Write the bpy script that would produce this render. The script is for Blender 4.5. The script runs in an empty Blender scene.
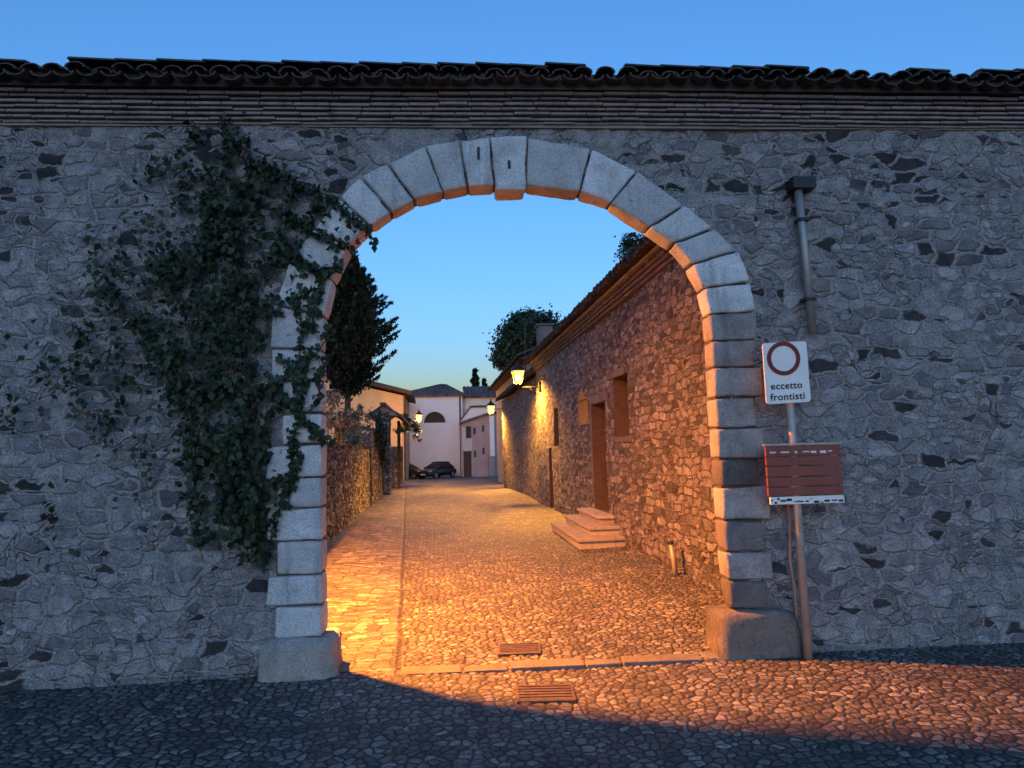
import bpy, bmesh, math, random
import numpy as np
from mathutils import Vector, Matrix, noise as mnoise
from math import sin, cos, pi, radians, hypot, atan2, sqrt

random.seed(7); RNG = np.random.default_rng(7)
sc = bpy.context.scene
COL = sc.collection

# ------------------------------------------------------------------ camera, sky, afterglow, exposure
F_PX, YAW, PITCH, ROLL, EYE = 620.0, 0.1256234, 0.1043956, radians(1.5), 1.7
fw = Vector((sin(YAW)*cos(PITCH), cos(YAW)*cos(PITCH), sin(PITCH)))
r0 = Vector((cos(YAW), -sin(YAW), 0)); u0 = r0.cross(fw)
cr = r0*cos(ROLL) - u0*sin(ROLL); cu = u0*cos(ROLL) + r0*sin(ROLL)
cam = bpy.data.objects.new('camera', bpy.data.cameras.new('camera')); COL.objects.link(cam)
cam.matrix_world = Matrix(((cr.x, cu.x, -fw.x, 0), (cr.y, cu.y, -fw.y, 0), (cr.z, cu.z, -fw.z, EYE), (0, 0, 0, 1)))
cam.data.sensor_width = 36; cam.data.lens = F_PX/1024*36
cam.data.clip_start = 0.05; cam.data.clip_end = 2000
sc.camera = cam
SUN_EL, SUN_AZ = 0.0, 188.0      # just-set sun, behind the camera
world = bpy.data.worlds.new('World'); sc.world = world; world.use_nodes = True
_wn = world.node_tree
_sky = _wn.nodes.new('ShaderNodeTexSky'); _sky.sky_type = 'NISHITA'; _sky.sun_disc = False
_sky.sun_elevation = radians(SUN_EL); _sky.sun_rotation = radians(SUN_AZ)
_sky.air_density = 1.0; _sky.dust_density = 0.4; _sky.ozone_density = 3.0
_tint = _wn.nodes.new('ShaderNodeMix'); _tint.data_type = 'RGBA'; _tint.blend_type = 'MULTIPLY'; _tint.inputs[0].default_value = 1.0
_tint.inputs[7].default_value = (0.66, 0.95, 1.0, 1)
_wn.links.new(_sky.outputs[0], _tint.inputs[6]); _wn.links.new(_tint.outputs[2], _wn.nodes['Background'].inputs[0])
_wn.nodes['Background'].inputs[1].default_value = 0.15
sun = bpy.data.objects.new('afterglow_sun', bpy.data.lights.new('afterglow_sun', 'SUN')); COL.objects.link(sun)
sun.data.energy = 0.04; sun.data.angle = radians(60); sun.data.color = (0.55, 0.72, 1.0)
_d = Vector((sin(radians(SUN_AZ))*cos(radians(14)), cos(radians(SUN_AZ))*cos(radians(14)), sin(radians(14))))
sun.rotation_euler = _d.to_track_quat('Z', 'Y').to_euler()
sc.view_settings.view_transform = 'Standard'; sc.view_settings.look = 'None'
sc.view_settings.gamma = 1.0; sc.view_settings.use_curve_mapping = False
sc.view_settings.exposure = 3.52
sc.render.engine = 'CYCLES'
sc.cycles.use_denoising = True
sc.cycles.max_bounces = 5; sc.cycles.diffuse_bounces = 3; sc.cycles.glossy_bounces = 2
sc.cycles.transparent_max_bounces = 8
sc.cycles.sample_clamp_indirect = 4.0
SODIUM = (1.0, 0.27, 0.022)

def ray(x, y): return fw + cr*((x-512)/F_PX) - cu*((y-384)/F_PX)
def at(x, y, Y):                                    # pixel -> point on the plane at street distance Y
    d = ray(x, y); t = Y/d.y; return Vector((d.x*t, Y, EYE + d.z*t))
# the arch wall's own frame: s runs along it, q goes through it away from the viewer
WA = radians(3.745); WU = Vector((cos(WA), -sin(WA), 0)); WN = Vector((sin(WA), cos(WA), 0)); WO = Vector((0, 5.095, 0))
def W(s, z, q=0.0): return WO + WU*s + WN*q + Vector((0, 0, z))
def atw(x, y, q=0.0):                               # pixel -> (s, z) on the arch wall's face
    d = ray(x, y); o = WO + WN*q - Vector((0, 0, EYE)); t = o.dot(WN)/d.dot(WN)
    p = d*t - (WO - Vector((0, 0, EYE))); return p.dot(WU), p.z
def gz(y):                                          # the street falls away gently towards the square
    t = min(max((y-24)/34.0, 0), 1); return -0.75*t

# ------------------------------------------------------------------ mesh helpers
def wloc(o):
    v = Vector((0, 0, 0))
    while o is not None: v = v + o.location; o = o.parent
    return v
def thing(name, label, cat, loc=(0, 0, 0), group=None):
    o = bpy.data.objects.new(name, None); COL.objects.link(o); o.location = loc; o.empty_display_size = 0.2
    o['label'] = label; o['category'] = cat
    if group: o['group'] = group
    return o
def tag(o, label=None, cat=None, group=None, kind=None):
    if label: o['label'] = label
    if cat: o['category'] = cat
    if group: o['group'] = group
    if kind: o['kind'] = kind
    return o
def mesh_obj(name, V, Fc, m, parent=None, smooth=False, uv=None, local=False):
    V = np.asarray(V, dtype=np.float64).reshape(-1, 3)
    if parent is not None and not local: V = V - np.array(wloc(parent))
    me = bpy.data.meshes.new(name)
    if isinstance(Fc, np.ndarray):
        n, k = Fc.shape
        me.vertices.add(len(V)); me.vertices.foreach_set('co', V.ravel())
        me.loops.add(n*k); me.loops.foreach_set('vertex_index', Fc.ravel().astype(np.int32))
        me.polygons.add(n); me.polygons.foreach_set('loop_start', np.arange(0, n*k, k, dtype=np.int32))
        me.update(calc_edges=True)
    else:
        me.from_pydata([tuple(v) for v in V], [], [tuple(f) for f in Fc]); me.update()
    if uv is not None:
        lay = me.uv_layers.new(name='uv'); vi = np.zeros(len(me.loops), dtype=np.int32)
        me.loops.foreach_get('vertex_index', vi)
        lay.data.foreach_set('uv', np.asarray(uv, dtype=np.float64)[vi].ravel())
    if smooth: me.polygons.foreach_set('use_smooth', np.ones(len(me.polygons), dtype=bool))
    if m is not None: me.materials.append(m)
    o = bpy.data.objects.new(name, me); COL.objects.link(o)
    if parent is not None: o.parent = parent
    return o
class MB:
    def __init__(s): s.V = []; s.F = []
    def quadbox(s, p):                              # eight points: bottom ring of four, top ring of four
        b = len(s.V); s.V += [tuple(x) for x in p]
        s.F += [tuple(b+i for i in f) for f in ((3, 2, 1, 0), (4, 5, 6, 7), (0, 1, 5, 4), (1, 2, 6, 5), (2, 3, 7, 6), (3, 0, 4, 7))]
    def box(s, c, e, ang=0.0, tilt=0.0):
        M = Matrix.Rotation(ang, 3, 'Z') @ Matrix.Rotation(tilt, 3, 'Y'); c = Vector(c)
        pts = [c + M @ Vector((sx*e[0]/2, sy*e[1]/2, sz*e[2]/2)) for sz in (-1, 1) for sx, sy in ((-1, -1), (1, -1), (1, 1), (-1, 1))]
        s.quadbox(pts)
    def wbox(s, s0, s1, q0, q1, z0, z1):            # a box in the arch wall's frame
        s.quadbox([W(a, z, q) for z in (z0, z1) for a, q in ((s0, q0), (s1, q0), (s1, q1), (s0, q1))])
    def tube(s, pts, rad, n=8, cap=True):
        pts = [Vector(p) for p in pts]; rads = rad if isinstance(rad, (list, tuple)) else [rad]*len(pts)
        b = len(s.V); prev = None
        for i, p in enumerate(pts):
            t = (pts[min(i+1, len(pts)-1)] - pts[max(i-1, 0)]).normalized()
            a = (prev - t*prev.dot(t)) if prev is not None else t.orthogonal()
            a.normalize(); prev = a; c = t.cross(a)
            for k in range(n): s.V.append(tuple(p + (a*cos(2*pi*k/n) + c*sin(2*pi*k/n))*rads[i]))
        for i in range(len(pts)-1):
            for k in range(n):
                s.F.append((b+i*n+k, b+i*n+(k+1) % n, b+(i+1)*n+(k+1) % n, b+(i+1)*n+k))
        if cap:
            s.F.append(tuple(b+k for k in reversed(range(n)))); s.F.append(tuple(b+(len(pts)-1)*n+k for k in range(n)))
    def lathe(s, c, prof, n=16):                    # prof: (r, z) rings about a vertical axis
        b = len(s.V)
        for r, z in prof:
            for k in range(n): s.V.append((c[0]+r*cos(2*pi*k/n), c[1]+r*sin(2*pi*k/n), c[2]+z))
        for i in range(len(prof)-1):
            for k in range(n): s.F.append((b+i*n+k, b+i*n+(k+1) % n, b+(i+1)*n+(k+1) % n, b+(i+1)*n+k))
        s.F.append(tuple(b+k for k in reversed(range(n)))); s.F.append(tuple(b+(len(prof)-1)*n+k for k in range(n)))
    def prism(s, poly, d):                          # polygon (3D points) pushed along vector d
        b = len(s.V); n = len(poly); d = Vector(d)
        s.V += [tuple(p) for p in poly] + [tuple(Vector(p)+d) for p in poly]
        s.F.append(tuple(b+i for i in reversed(range(n)))); s.F.append(tuple(b+n+i for i in range(n)))
        for i in range(n): s.F.append((b+i, b+(i+1) % n, b+n+(i+1) % n, b+n+i))
    def build(s, name, m, parent=None, smooth=False, local=False, bevel=0):
        o = mesh_obj(name, s.V, s.F, m, parent, smooth, local=local)
        bm = bmesh.new(); bm.from_mesh(o.data); bmesh.ops.recalc_face_normals(bm, faces=bm.faces)
        if bevel: bmesh.ops.bevel(bm, geom=list(bm.edges), offset=bevel, segments=2, affect='EDGES', profile=0.6)
        bm.to_mesh(o.data); bm.free(); return o

# ------------------------------------------------------------------ materials
def new_mat(name):
    m = bpy.data.materials.new(name); m.use_nodes = True; nt = m.node_tree
    return m, nt, nt.nodes['Principled BSDF'], nt.nodes['Material Output']
def N(nt, typ, ins=None, **props):
    n = nt.nodes.new(typ)
    for k, v in props.items(): setattr(n, k, v)
    for k, v in (ins or {}).items():
        if hasattr(v, 'is_linked') or hasattr(v, 'links'): nt.links.new(v, n.inputs[k])
        else: n.inputs[k].default_value = v
    return n
def math_(nt, op, a, b=None, c=None, clamp=False):
    ins = {0: a}
    if b is not None: ins[1] = b
    if c is not None: ins[2] = c
    return N(nt, 'ShaderNodeMath', ins, operation=op, use_clamp=clamp).outputs[0]
def ramp(nt, fac, stops, interp='LINEAR'):
    n = nt.nodes.new('ShaderNodeValToRGB'); e = n.color_ramp.elements; n.color_ramp.interpolation = interp
    while len(e) < len(stops): e.new(0.5)
    for i, (p, c) in enumerate(stops): e[i].position = p; e[i].color = (*c, 1) if len(c) == 3 else c
    nt.links.new(fac, n.inputs[0]); return n.outputs[0]
def mix(nt, fac, a, b, mode='MIX'):
    n = nt.nodes.new('ShaderNodeMix'); n.data_type = 'RGBA'; n.blend_type = mode
    for s, v in ((n.inputs[0], fac), (n.inputs[6], a), (n.inputs[7], b)):
        if hasattr(v, 'links'): nt.links.new(v, s)
        else: s.default_value = v if not isinstance(v, tuple) else ((*v, 1) if len(v) == 3 else v)
    return n.outputs[2]
def smooth_map(nt, v, lo, hi, a=0.0, b=1.0):
    return N(nt, 'ShaderNodeMapRange', {0: v, 1: lo, 2: hi, 3: a, 4: b}, interpolation_type='SMOOTHSTEP').outputs[0]
def bump(nt, bsdf, h, strength=0.5, dist=0.01):
    b = N(nt, 'ShaderNodeBump', {'Strength': strength, 'Distance': dist, 'Height': h}); nt.links.new(b.outputs[0], bsdf.inputs['Normal'])
def noise3(nt, vec, scale, detail=4, rough=0.55):
    return N(nt, 'ShaderNodeTexNoise', {'Vector': vec, 'Scale': scale, 'Detail': detail, 'Roughness': rough})
def simple(name, color, rough=0.7, var=0.25, scale=6.0, bumps=0.3, bscale=40.0, metallic=0.0, spec=0.3):
    m, nt, bs, out = new_mat(name); co = N(nt, 'ShaderNodeTexCoord').outputs['Object']
    n1 = noise3(nt, co, scale).outputs[0]
    c = tuple(color)
    col = ramp(nt, n1, [(0.25, tuple(x*(1-var) for x in c)), (0.75, tuple(min(1, x*(1+var)) for x in c))])
    nt.links.new(col, bs.inputs['Base Color']); bs.inputs['Roughness'].default_value = rough
    bs.inputs['Metallic'].default_value = metallic; bs.inputs['Specular IOR Level'].default_value = spec
    if bumps: bump(nt, bs, noise3(nt, co, bscale, 5).outputs[0], bumps, 0.01)
    return m
def rubble(name, scale, stones, mortar, depth=0.03, joint=0.11, plaster=None, warp=0.10, rnd=0.95, rough=0.85, course=0.0, multi=None, band=None, plaster_cover=0.55, collar=None):
    """Irregular masonry. Works on the UV map, which every masonry face carries in metres."""
    m, nt, bs, out = new_mat(name)
    uv = N(nt, 'ShaderNodeUVMap').outputs[0]
    wn = noise3(nt, uv, 4.0, 3).outputs['Color']
    off = N(nt, 'ShaderNodeVectorMath', {0: wn, 1: (0.5, 0.5, 0.5)}, operation='SUBTRACT').outputs[0]
    off = N(nt, 'ShaderNodeVectorMath', {0: off, 'Scale': warp}, operation='SCALE').outputs[0]
    p = N(nt, 'ShaderNodeVectorMath', {0: uv, 1: off}, operation='ADD').outputs[0]
    p = N(nt, 'ShaderNodeVectorMath', {0: p, 1: (scale[0], scale[1], 1)}, operation='MULTIPLY').outputs[0]
    if multi:
        big = smooth_map(nt, noise3(nt, uv, 1.9, 1).outputs[0], 0.555, 0.56, 1.0, multi)
        p = N(nt, 'ShaderNodeVectorMath', {0: p, 'Scale': big}, operation='SCALE').outputs[0]
    if course:
        s3 = N(nt, 'ShaderNodeSeparateXYZ', {0: p}); row = math_(nt, 'ROUND', s3.outputs[1])
        sh = N(nt, 'ShaderNodeTexWhiteNoise', {'W': row}, noise_dimensions='1D').outputs['Value']
        p = N(nt, 'ShaderNodeCombineXYZ', {0: math_(nt, 'MULTIPLY_ADD', sh, course*7.0, s3.outputs[0]), 1: math_(nt, 'ADD', s3.outputs[1], 0.5)}).outputs[0]
    v1 = N(nt, 'ShaderNodeTexVoronoi', {'Vector': p, 'Scale': 1.0, 'Randomness': rnd}, voronoi_dimensions='2D')
    v2 = N(nt, 'ShaderNodeTexVoronoi', {'Vector': p, 'Scale': 1.0, 'Randomness': rnd}, voronoi_dimensions='2D', feature='DISTANCE_TO_EDGE')
    sep = N(nt, 'ShaderNodeSeparateColor', {0: v1.outputs['Color']})
    rv, rv2 = sep.outputs[0], sep.outputs[1]
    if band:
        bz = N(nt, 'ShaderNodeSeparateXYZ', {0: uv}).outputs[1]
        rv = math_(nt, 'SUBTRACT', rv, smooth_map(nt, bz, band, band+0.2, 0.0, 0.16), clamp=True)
    fine = noise3(nt, uv, 22.0, 6, 0.65).outputs[0]
    edge = math_(nt, 'ADD', v2.outputs[0], math_(nt, 'MULTIPLY', math_(nt, 'SUBTRACT', fine, 0.5), 0.12))
    mask = smooth_map(nt, edge, joint*0.25, joint)
    col = ramp(nt, rv, stones)
    streak = noise3(nt, uv, 9.0, 5, 0.6).outputs[0]
    shade = smooth_map(nt, streak, 0.25, 0.75, 0.62, 1.3)
    col = mix(nt, 1.0, col, N(nt, 'ShaderNodeCombineColor', {0: shade, 1: shade, 2: shade}).outputs[0], 'MULTIPLY')
    col = mix(nt, mask, mortar, col)
    h = math_(nt, 'MULTIPLY', mask, math_(nt, 'MULTIPLY_ADD', rv2, 0.55, 0.45))
    h = math_(nt, 'ADD', h, math_(nt, 'MULTIPLY', math_(nt, 'SUBTRACT', streak, 0.5), 0.5))
    if plaster:
        pn = noise3(nt, uv, 1.3, 5, 0.65).outputs[0]
        if collar:
            dd = N(nt, 'ShaderNodeVectorMath', {0: uv, 1: (collar[0], collar[1], 0)}, operation='DISTANCE').outputs['Value']
            pn = math_(nt, 'SUBTRACT', pn, smooth_map(nt, dd, 2.55, 2.1, 0.0, 0.16))
        pm = smooth_map(nt, math_(nt, 'ADD', pn, math_(nt, 'MULTIPLY', math_(nt, 'SUBTRACT', rv2, 0.5), 0.35)), plaster_cover, plaster_cover-0.05)
        pc = mix(nt, 1.0, plaster, N(nt, 'ShaderNodeCombineColor', {0: shade, 1: shade, 2: shade}).outputs[0], 'MULTIPLY')
        col = mix(nt, pm, col, pc)
        flat = math_(nt, 'MULTIPLY_ADD', fine, 0.5, 0.5)
        h = N(nt, 'ShaderNodeMix', {0: pm, 2: h, 3: flat}).outputs[0]
    spk = smooth_map(nt, noise3(nt, uv, 60.0, 6, 0.75).outputs[0], 0.32, 0.68, 0.5, 1.4)
    col = mix(nt, 1.0, col, N(nt, 'ShaderNodeCombineColor', {0: spk, 1: spk, 2: spk}).outputs[0], 'MULTIPLY')
    nt.links.new(col, bs.inputs['Base Color']); bs.inputs['Roughness'].default_value = rough
    bs.inputs['Specular IOR Level'].default_value = 0.25
    bump(nt, bs, math_(nt, 'MULTIPLY_ADD', spk, 0.35, fine), 0.9, 0.014)
    dsp = N(nt, 'ShaderNodeDisplacement', {'Height': h, 'Midlevel': 1.0, 'Scale': depth})
    nt.links.new(dsp.outputs[0], out.inputs['Displacement'])
    m.displacement_method = 'BOTH'
    return m
def cobble_mat(name, scale, strip=False, bright=1.0, depth=0.02):
    m, nt, bs, out = new_mat(name)
    co = N(nt, 'ShaderNodeTexCoord').outputs['Object']
    sp = N(nt, 'ShaderNodeSeparateXYZ', {0: co}); X, Y = sp.outputs[0], sp.outputs[1]
    flat = N(nt, 'ShaderNodeCombineXYZ', {0: X, 1: Y}).outputs[0]
    wn = noise3(nt, flat, 3.0, 2).outputs['Color']
    off = N(nt, 'ShaderNodeVectorMath', {0: wn, 'Scale': 0.08}, operation='SCALE').outputs[0]
    p = N(nt, 'ShaderNodeVectorMath', {0: flat, 1: off}, operation='ADD').outputs[0]
    def layer(sx, sy, lo, hi):
        q = N(nt, 'ShaderNodeVectorMath', {0: p, 1: (sx, sy, 1)}, operation='MULTIPLY').outputs[0]
        a = N(nt, 'ShaderNodeTexVoronoi', {'Vector': q, 'Scale': 1.0, 'Randomness': 0.85}, voronoi_dimensions='2D')
        b = N(nt, 'ShaderNodeTexVoronoi', {'Vector': q, 'Scale': 1.0, 'Randomness': 0.85}, voronoi_dimensions='2D', feature='DISTANCE_TO_EDGE')
        s2 = N(nt, 'ShaderNodeSeparateColor', {0: a.outputs['Color']})
        return s2.outputs[0], s2.outputs[1], smooth_map(nt, b.outputs[0], lo, hi)
    rv, rv2, dome = layer(scale*0.92, scale*1.08, 0.02, 0.30)
    h = math_(nt, 'MULTIPLY', dome, math_(nt, 'MULTIPLY_ADD', rv2, 0.5, 0.5))
    stain = noise3(nt, flat, 1.1, 5, 0.6).outputs[0]
    if strip:
        l = math_(nt, 'MULTIPLY_ADD', math_(nt, 'SUBTRACT', Y, 5.39), 0.0442, math_(nt, 'ADD', X, 0.33))
        sm = smooth_map(nt, l, 0.02, -0.02)
        ra, rb, dm = layer(6.5, 15.0, 0.015, 0.10)
        h2 = math_(nt, 'MULTIPLY_ADD', math_(nt, 'MULTIPLY', dm, math_(nt, 'MULTIPLY_ADD', rb, 0.4, 0.6)), 0.55, 0.35)
        rv = N(nt, 'ShaderNodeMix', {0: sm, 2: rv, 3: ra}).outputs[0]
        dome = N(nt, 'ShaderNodeMix', {0: sm, 2: dome, 3: dm}).outputs[0]
        h = N(nt, 'ShaderNodeMix', {0: sm, 2: h, 3: h2}).outputs[0]
        ln = math_(nt, 'MULTIPLY', smooth_map(nt, math_(nt, 'ABSOLUTE', math_(nt, 'SUBTRACT', l, 0.015)), 0.035, 0.015), 0.8)
        h = math_(nt, 'SUBTRACT', h, math_(nt, 'MULTIPLY', ln, 0.6))
        dome = math_(nt, 'MULTIPLY', dome, math_(nt, 'SUBTRACT', 1.0, ln))
    b = bright
    col = ramp(nt, rv, [(0.0, (0.07*b, 0.066*b, 0.063*b)), (0.45, (0.14*b, 0.133*b, 0.124*b)), (0.8, (0.20*b, 0.19*b, 0.175*b)), (1.0, (0.32*b, 0.305*b, 0.28*b))])
    shade = smooth_map(nt, stain, 0.3, 0.7, 0.7, 1.2)
    col = mix(nt, 1.0, col, N(nt, 'ShaderNodeCombineColor', {0: shade, 1: shade, 2: shade}).outputs[0], 'MULTIPLY')
    spk = smooth_map(nt, noise3(nt, flat, 55.0, 6, 0.75).outputs[0], 0.32, 0.68, 0.5, 1.4)
    col = mix(nt, 1.0, col, N(nt, 'ShaderNodeCombineColor', {0: spk, 1: spk, 2: spk}).outputs[0], 'MULTIPLY')
    col = mix(nt, smooth_map(nt, dome, 0.0, 0.5), (0.03, 0.026, 0.022), col)
    nt.links.new(col, bs.inputs['Base Color'])
    bs.inputs['Roughness'].default_value = 0.55; bs.inputs['Specular IOR Level'].default_value = 0.4
    bump(nt, bs, spk, 0.6, 0.006)
    dsp = N(nt, 'ShaderNodeDisplacement', {'Height': h, 'Midlevel': 1.0, 'Scale': depth}); nt.links.new(dsp.outputs[0], out.inputs['Displacement'])
    m.displacement_method = 'BOTH'
    return m
def limestone(name, c, var=0.3):
    m, nt, bs, out = new_mat(name); co = N(nt, 'ShaderNodeTexCoord').outputs['Object']
    oi = N(nt, 'ShaderNodeObjectInfo').outputs['Random']
    n1 = noise3(nt, co, 3.5, 6, 0.65).outputs[0]; n2 = noise3(nt, co, 45.0, 4, 0.6).outputs[0]
    col = ramp(nt, n1, [(0.28, tuple(x*(1-var) for x in c)), (0.5, c), (0.75, tuple(min(0.8, x*(1+var*0.7)) for x in c))])
    pit = smooth_map(nt, n2, 0.36, 0.28)
    col = mix(nt, math_(nt, 'MULTIPLY', pit, 0.55), col, tuple(x*0.35 for x in c))
    st = noise3(nt, N(nt, 'ShaderNodeVectorMath', {0: co, 1: (7.0, 7.0, 0.9)}, operation='MULTIPLY').outputs[0], 1.0, 5, 0.6).outputs[0]
    col = mix(nt, smooth_map(nt, st, 0.52, 0.72, 0.0, 0.6), col, tuple(x*0.42 for x in c))
    spk = smooth_map(nt, noise3(nt, co, 75.0, 6, 0.75).outputs[0], 0.34, 0.66, 0.74, 1.26)
    col = mix(nt, 1.0, col, N(nt, 'ShaderNodeCombineColor', {0: spk, 1: spk, 2: spk}).outputs[0], 'MULTIPLY')
    tone = math_(nt, 'MULTIPLY_ADD', oi, 0.38, 0.80)
    col = mix(nt, 1.0, col, N(nt, 'ShaderNodeCombineColor', {0: tone, 1: tone, 2: tone}).outputs[0], 'MULTIPLY')
    nt.links.new(col, bs.inputs['Base Color']); bs.inputs['Roughness'].default_value = 0.8; bs.inputs['Specular IOR Level'].default_value = 0.25
    h = math_(nt, 'SUBTRACT', math_(nt, 'MULTIPLY_ADD', n1, 1.2, math_(nt, 'MULTIPLY', n2, 0.5)), pit)
    bump(nt, bs, math_(nt, 'ADD', h, math_(nt, 'MULTIPLY', spk, 0.5)), 0.85, 0.014)
    return m
def brick_mat(name, c1, c2, mortar=(0.2, 0.18, 0.16)):
    m, nt, bs, out = new_mat(name); co = N(nt, 'ShaderNodeTexCoord').outputs['Object']
    n1 = noise3(nt, co, 7.0, 5, 0.7).outputs[0]; n2 = noise3(nt, co, 50.0, 4).outputs[0]
    col = ramp(nt, n1, [(0.3, c1), (0.55, c2), (0.72, mortar)])
    nt.links.new(col, bs.inputs['Base Color']); bs.inputs['Roughness'].default_value = 0.9
    bump(nt, bs, math_(nt, 'ADD', n1, n2), 0.7, 0.015)
    return m
def leaf_mat(name, c1, c2, trans=0.15, rough=0.5):
    m, nt, bs, out = new_mat(name)
    g = N(nt, 'ShaderNodeNewGeometry'); rnd = g.outputs['Random Per Island']
    col = ramp(nt, rnd, [(0.0, c1), (1.0, c2)])
    nt.links.new(col, bs.inputs['Base Color']); bs.inputs['Roughness'].default_value = rough; bs.inputs['Specular IOR Level'].default_value = 0.3
    tr = N(nt, 'ShaderNodeBsdfTranslucent', {'Color': col})
    ms = N(nt, 'ShaderNodeMixShader', {0: trans, 1: bs.outputs[0], 2: tr.outputs[0]}); nt.links.new(ms.outputs[0], out.inputs['Surface'])
    return m
def tile_mat(name, c1, c2):
    m, nt, bs, out = new_mat(name); co = N(nt, 'ShaderNodeTexCoord').outputs['Object']
    rnd = N(nt, 'ShaderNodeNewGeometry').outputs['Random Per Island']
    col = ramp(nt, rnd, [(0.0, c1), (1.0, c2)])
    n1 = noise3(nt, co, 11.0, 5, 0.65).outputs[0]
    col = mix(nt, smooth_map(nt, n1, 0.5, 0.68), col, (0.07, 0.065, 0.05))
    nt.links.new(col, bs.inputs['Base Color']); bs.inputs['Roughness'].default_value = 0.85
    bump(nt, bs, noise3(nt, co, 40.0, 4).outputs[0], 0.5, 0.01)
    return m
def glow_glass(name, color, strength, trans=0.6):
    m, nt, bs, out = new_mat(name); nt.nodes.remove(bs)
    e = N(nt, 'ShaderNodeEmission', {'Color': (*color, 1), 'Strength': strength}); t = N(nt, 'ShaderNodeBsdfTransparent')
    ms = N(nt, 'ShaderNodeMixShader', {0: trans, 1: e.outputs[0], 2: t.outputs[0]}); nt.links.new(ms.outputs[0], out.inputs['Surface'])
    return m
def emit(name, color, strength):
    m, nt, bs, out = new_mat(name); nt.nodes.remove(bs)
    e = N(nt, 'ShaderNodeEmission', {'Color': (*color, 1), 'Strength': strength}); nt.links.new(e.outputs[0], out.inputs['Surface']); return m

M = {}
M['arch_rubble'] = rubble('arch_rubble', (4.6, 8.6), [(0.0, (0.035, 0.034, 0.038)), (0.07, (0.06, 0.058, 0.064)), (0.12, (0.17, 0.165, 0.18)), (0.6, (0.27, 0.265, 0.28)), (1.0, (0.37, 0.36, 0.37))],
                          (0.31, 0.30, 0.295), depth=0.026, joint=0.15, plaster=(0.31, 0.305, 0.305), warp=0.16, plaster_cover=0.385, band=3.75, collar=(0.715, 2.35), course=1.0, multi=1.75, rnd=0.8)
M['house_rubble'] = rubble('house_rubble', (4.2, 8.0), [(0.0, (0.06, 0.056, 0.062)), (0.4, (0.155, 0.145, 0.158)), (0.75, (0.21, 0.198, 0.214)), (1.0, (0.28, 0.266, 0.28))],
                           (0.10, 0.092, 0.098), depth=0.026, joint=0.10, warp=0.10, course=1.0, multi=1.6, rnd=0.62)
M['garden_rubble'] = rubble('garden_rubble', (6.5, 9.0), [(0.0, (0.10, 0.095, 0.09)), (0.4, (0.20, 0.19, 0.18)), (0.75, (0.32, 0.30, 0.28)), (1.0, (0.46, 0.44, 0.40))],
                            (0.08, 0.075, 0.07), depth=0.06, joint=0.18, warp=0.15)
M['cobble_near'] = cobble_mat('cobble_near', 15.5, bright=0.9, depth=0.012)
M['cobble_street'] = cobble_mat('cobble_street', 15.0, strip=True, depth=0.015)
M['limestone'] = limestone('limestone', (0.53, 0.55, 0.57), 0.32)
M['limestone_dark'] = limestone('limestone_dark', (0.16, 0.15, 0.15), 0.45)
M['limestone_mid'] = limestone('limestone_mid', (0.32, 0.31, 0.31), 0.45)
M['plinth'] = limestone('plinth', (0.30, 0.285, 0.265), 0.45)
M['step'] = limestone('step_stone', (0.40, 0.375, 0.35), 0.2)
M['house_stone'] = limestone('house_stone', (0.15, 0.13, 0.13), 0.35)
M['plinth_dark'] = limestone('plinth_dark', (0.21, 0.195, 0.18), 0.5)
M['slab'] = limestone('slab_stone', (0.15, 0.142, 0.133), 0.35)
M['dark_core'] = simple('dark_mortar', (0.08, 0.07, 0.065), 0.95, 0.3, 9, 0.5, 30)
M['joint'] = simple('joint_mortar', (0.09, 0.085, 0.08), 0.95, 0.3, 9, 0.5, 40)
M['core'] = simple('wall_core', (0.22, 0.205, 0.185), 0.9, 0.35, 3.0, 0.8, 14.0)
M['brick'] = brick_mat('cornice_brick', (0.12, 0.092, 0.09), (0.25, 0.205, 0.195))
M['eave_brick'] = brick_mat('eave_brick', (0.07, 0.05, 0.047), (0.14, 0.105, 0.1), (0.12, 0.1, 0.09))
M['tile'] = tile_mat('roof_tile', (0.022, 0.016, 0.015), (0.065, 0.042, 0.036))
M['tile_far'] = simple('far_tile', (0.16, 0.10, 0.09), 0.9, 0.75, 2.6, 0.5, 20)
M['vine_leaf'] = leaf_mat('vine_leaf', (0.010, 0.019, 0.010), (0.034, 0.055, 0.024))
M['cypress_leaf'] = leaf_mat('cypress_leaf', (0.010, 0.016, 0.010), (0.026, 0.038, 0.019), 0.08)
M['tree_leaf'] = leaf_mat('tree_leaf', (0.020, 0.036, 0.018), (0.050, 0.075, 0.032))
M['olive_leaf'] = leaf_mat('olive_leaf', (0.09, 0.11, 0.085), (0.2, 0.23, 0.18))
M['bark'] = simple('bark', (0.07, 0.055, 0.042), 0.9, 0.4, 12, 0.8, 30)
M['iron'] = simple('painted_iron', (0.03, 0.03, 0.032), 0.5, 0.3, 10, 0.2, 60, 0.3)
M['cast_iron'] = simple('cast_iron', (0.10, 0.075, 0.06), 0.6, 0.4, 12, 0.4, 60, 0.4)
M['pipe'] = simple('pipe_metal', (0.30, 0.29, 0.28), 0.5, 0.2, 5, 0.1, 30, 0.5)
M['post'] = simple('galvanised_post', (0.38, 0.34, 0.30), 0.5, 0.2, 8, 0.1, 40, 0.4)
M['white_sign'] = simple('sign_white', (0.72, 0.71, 0.69), 0.45, 0.06, 5, 0.0)
M['red_sign'] = simple('sign_red', (0.16, 0.012, 0.014), 0.45, 0.15, 8, 0.0)
M['black_paint'] = simple('sign_black', (0.015, 0.013, 0.015), 0.5, 0.1, 8, 0.0)
M['brown_sign'] = simple('sign_brown', (0.22, 0.060, 0.045), 0.5, 0.2, 5, 0.15, 30)
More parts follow.
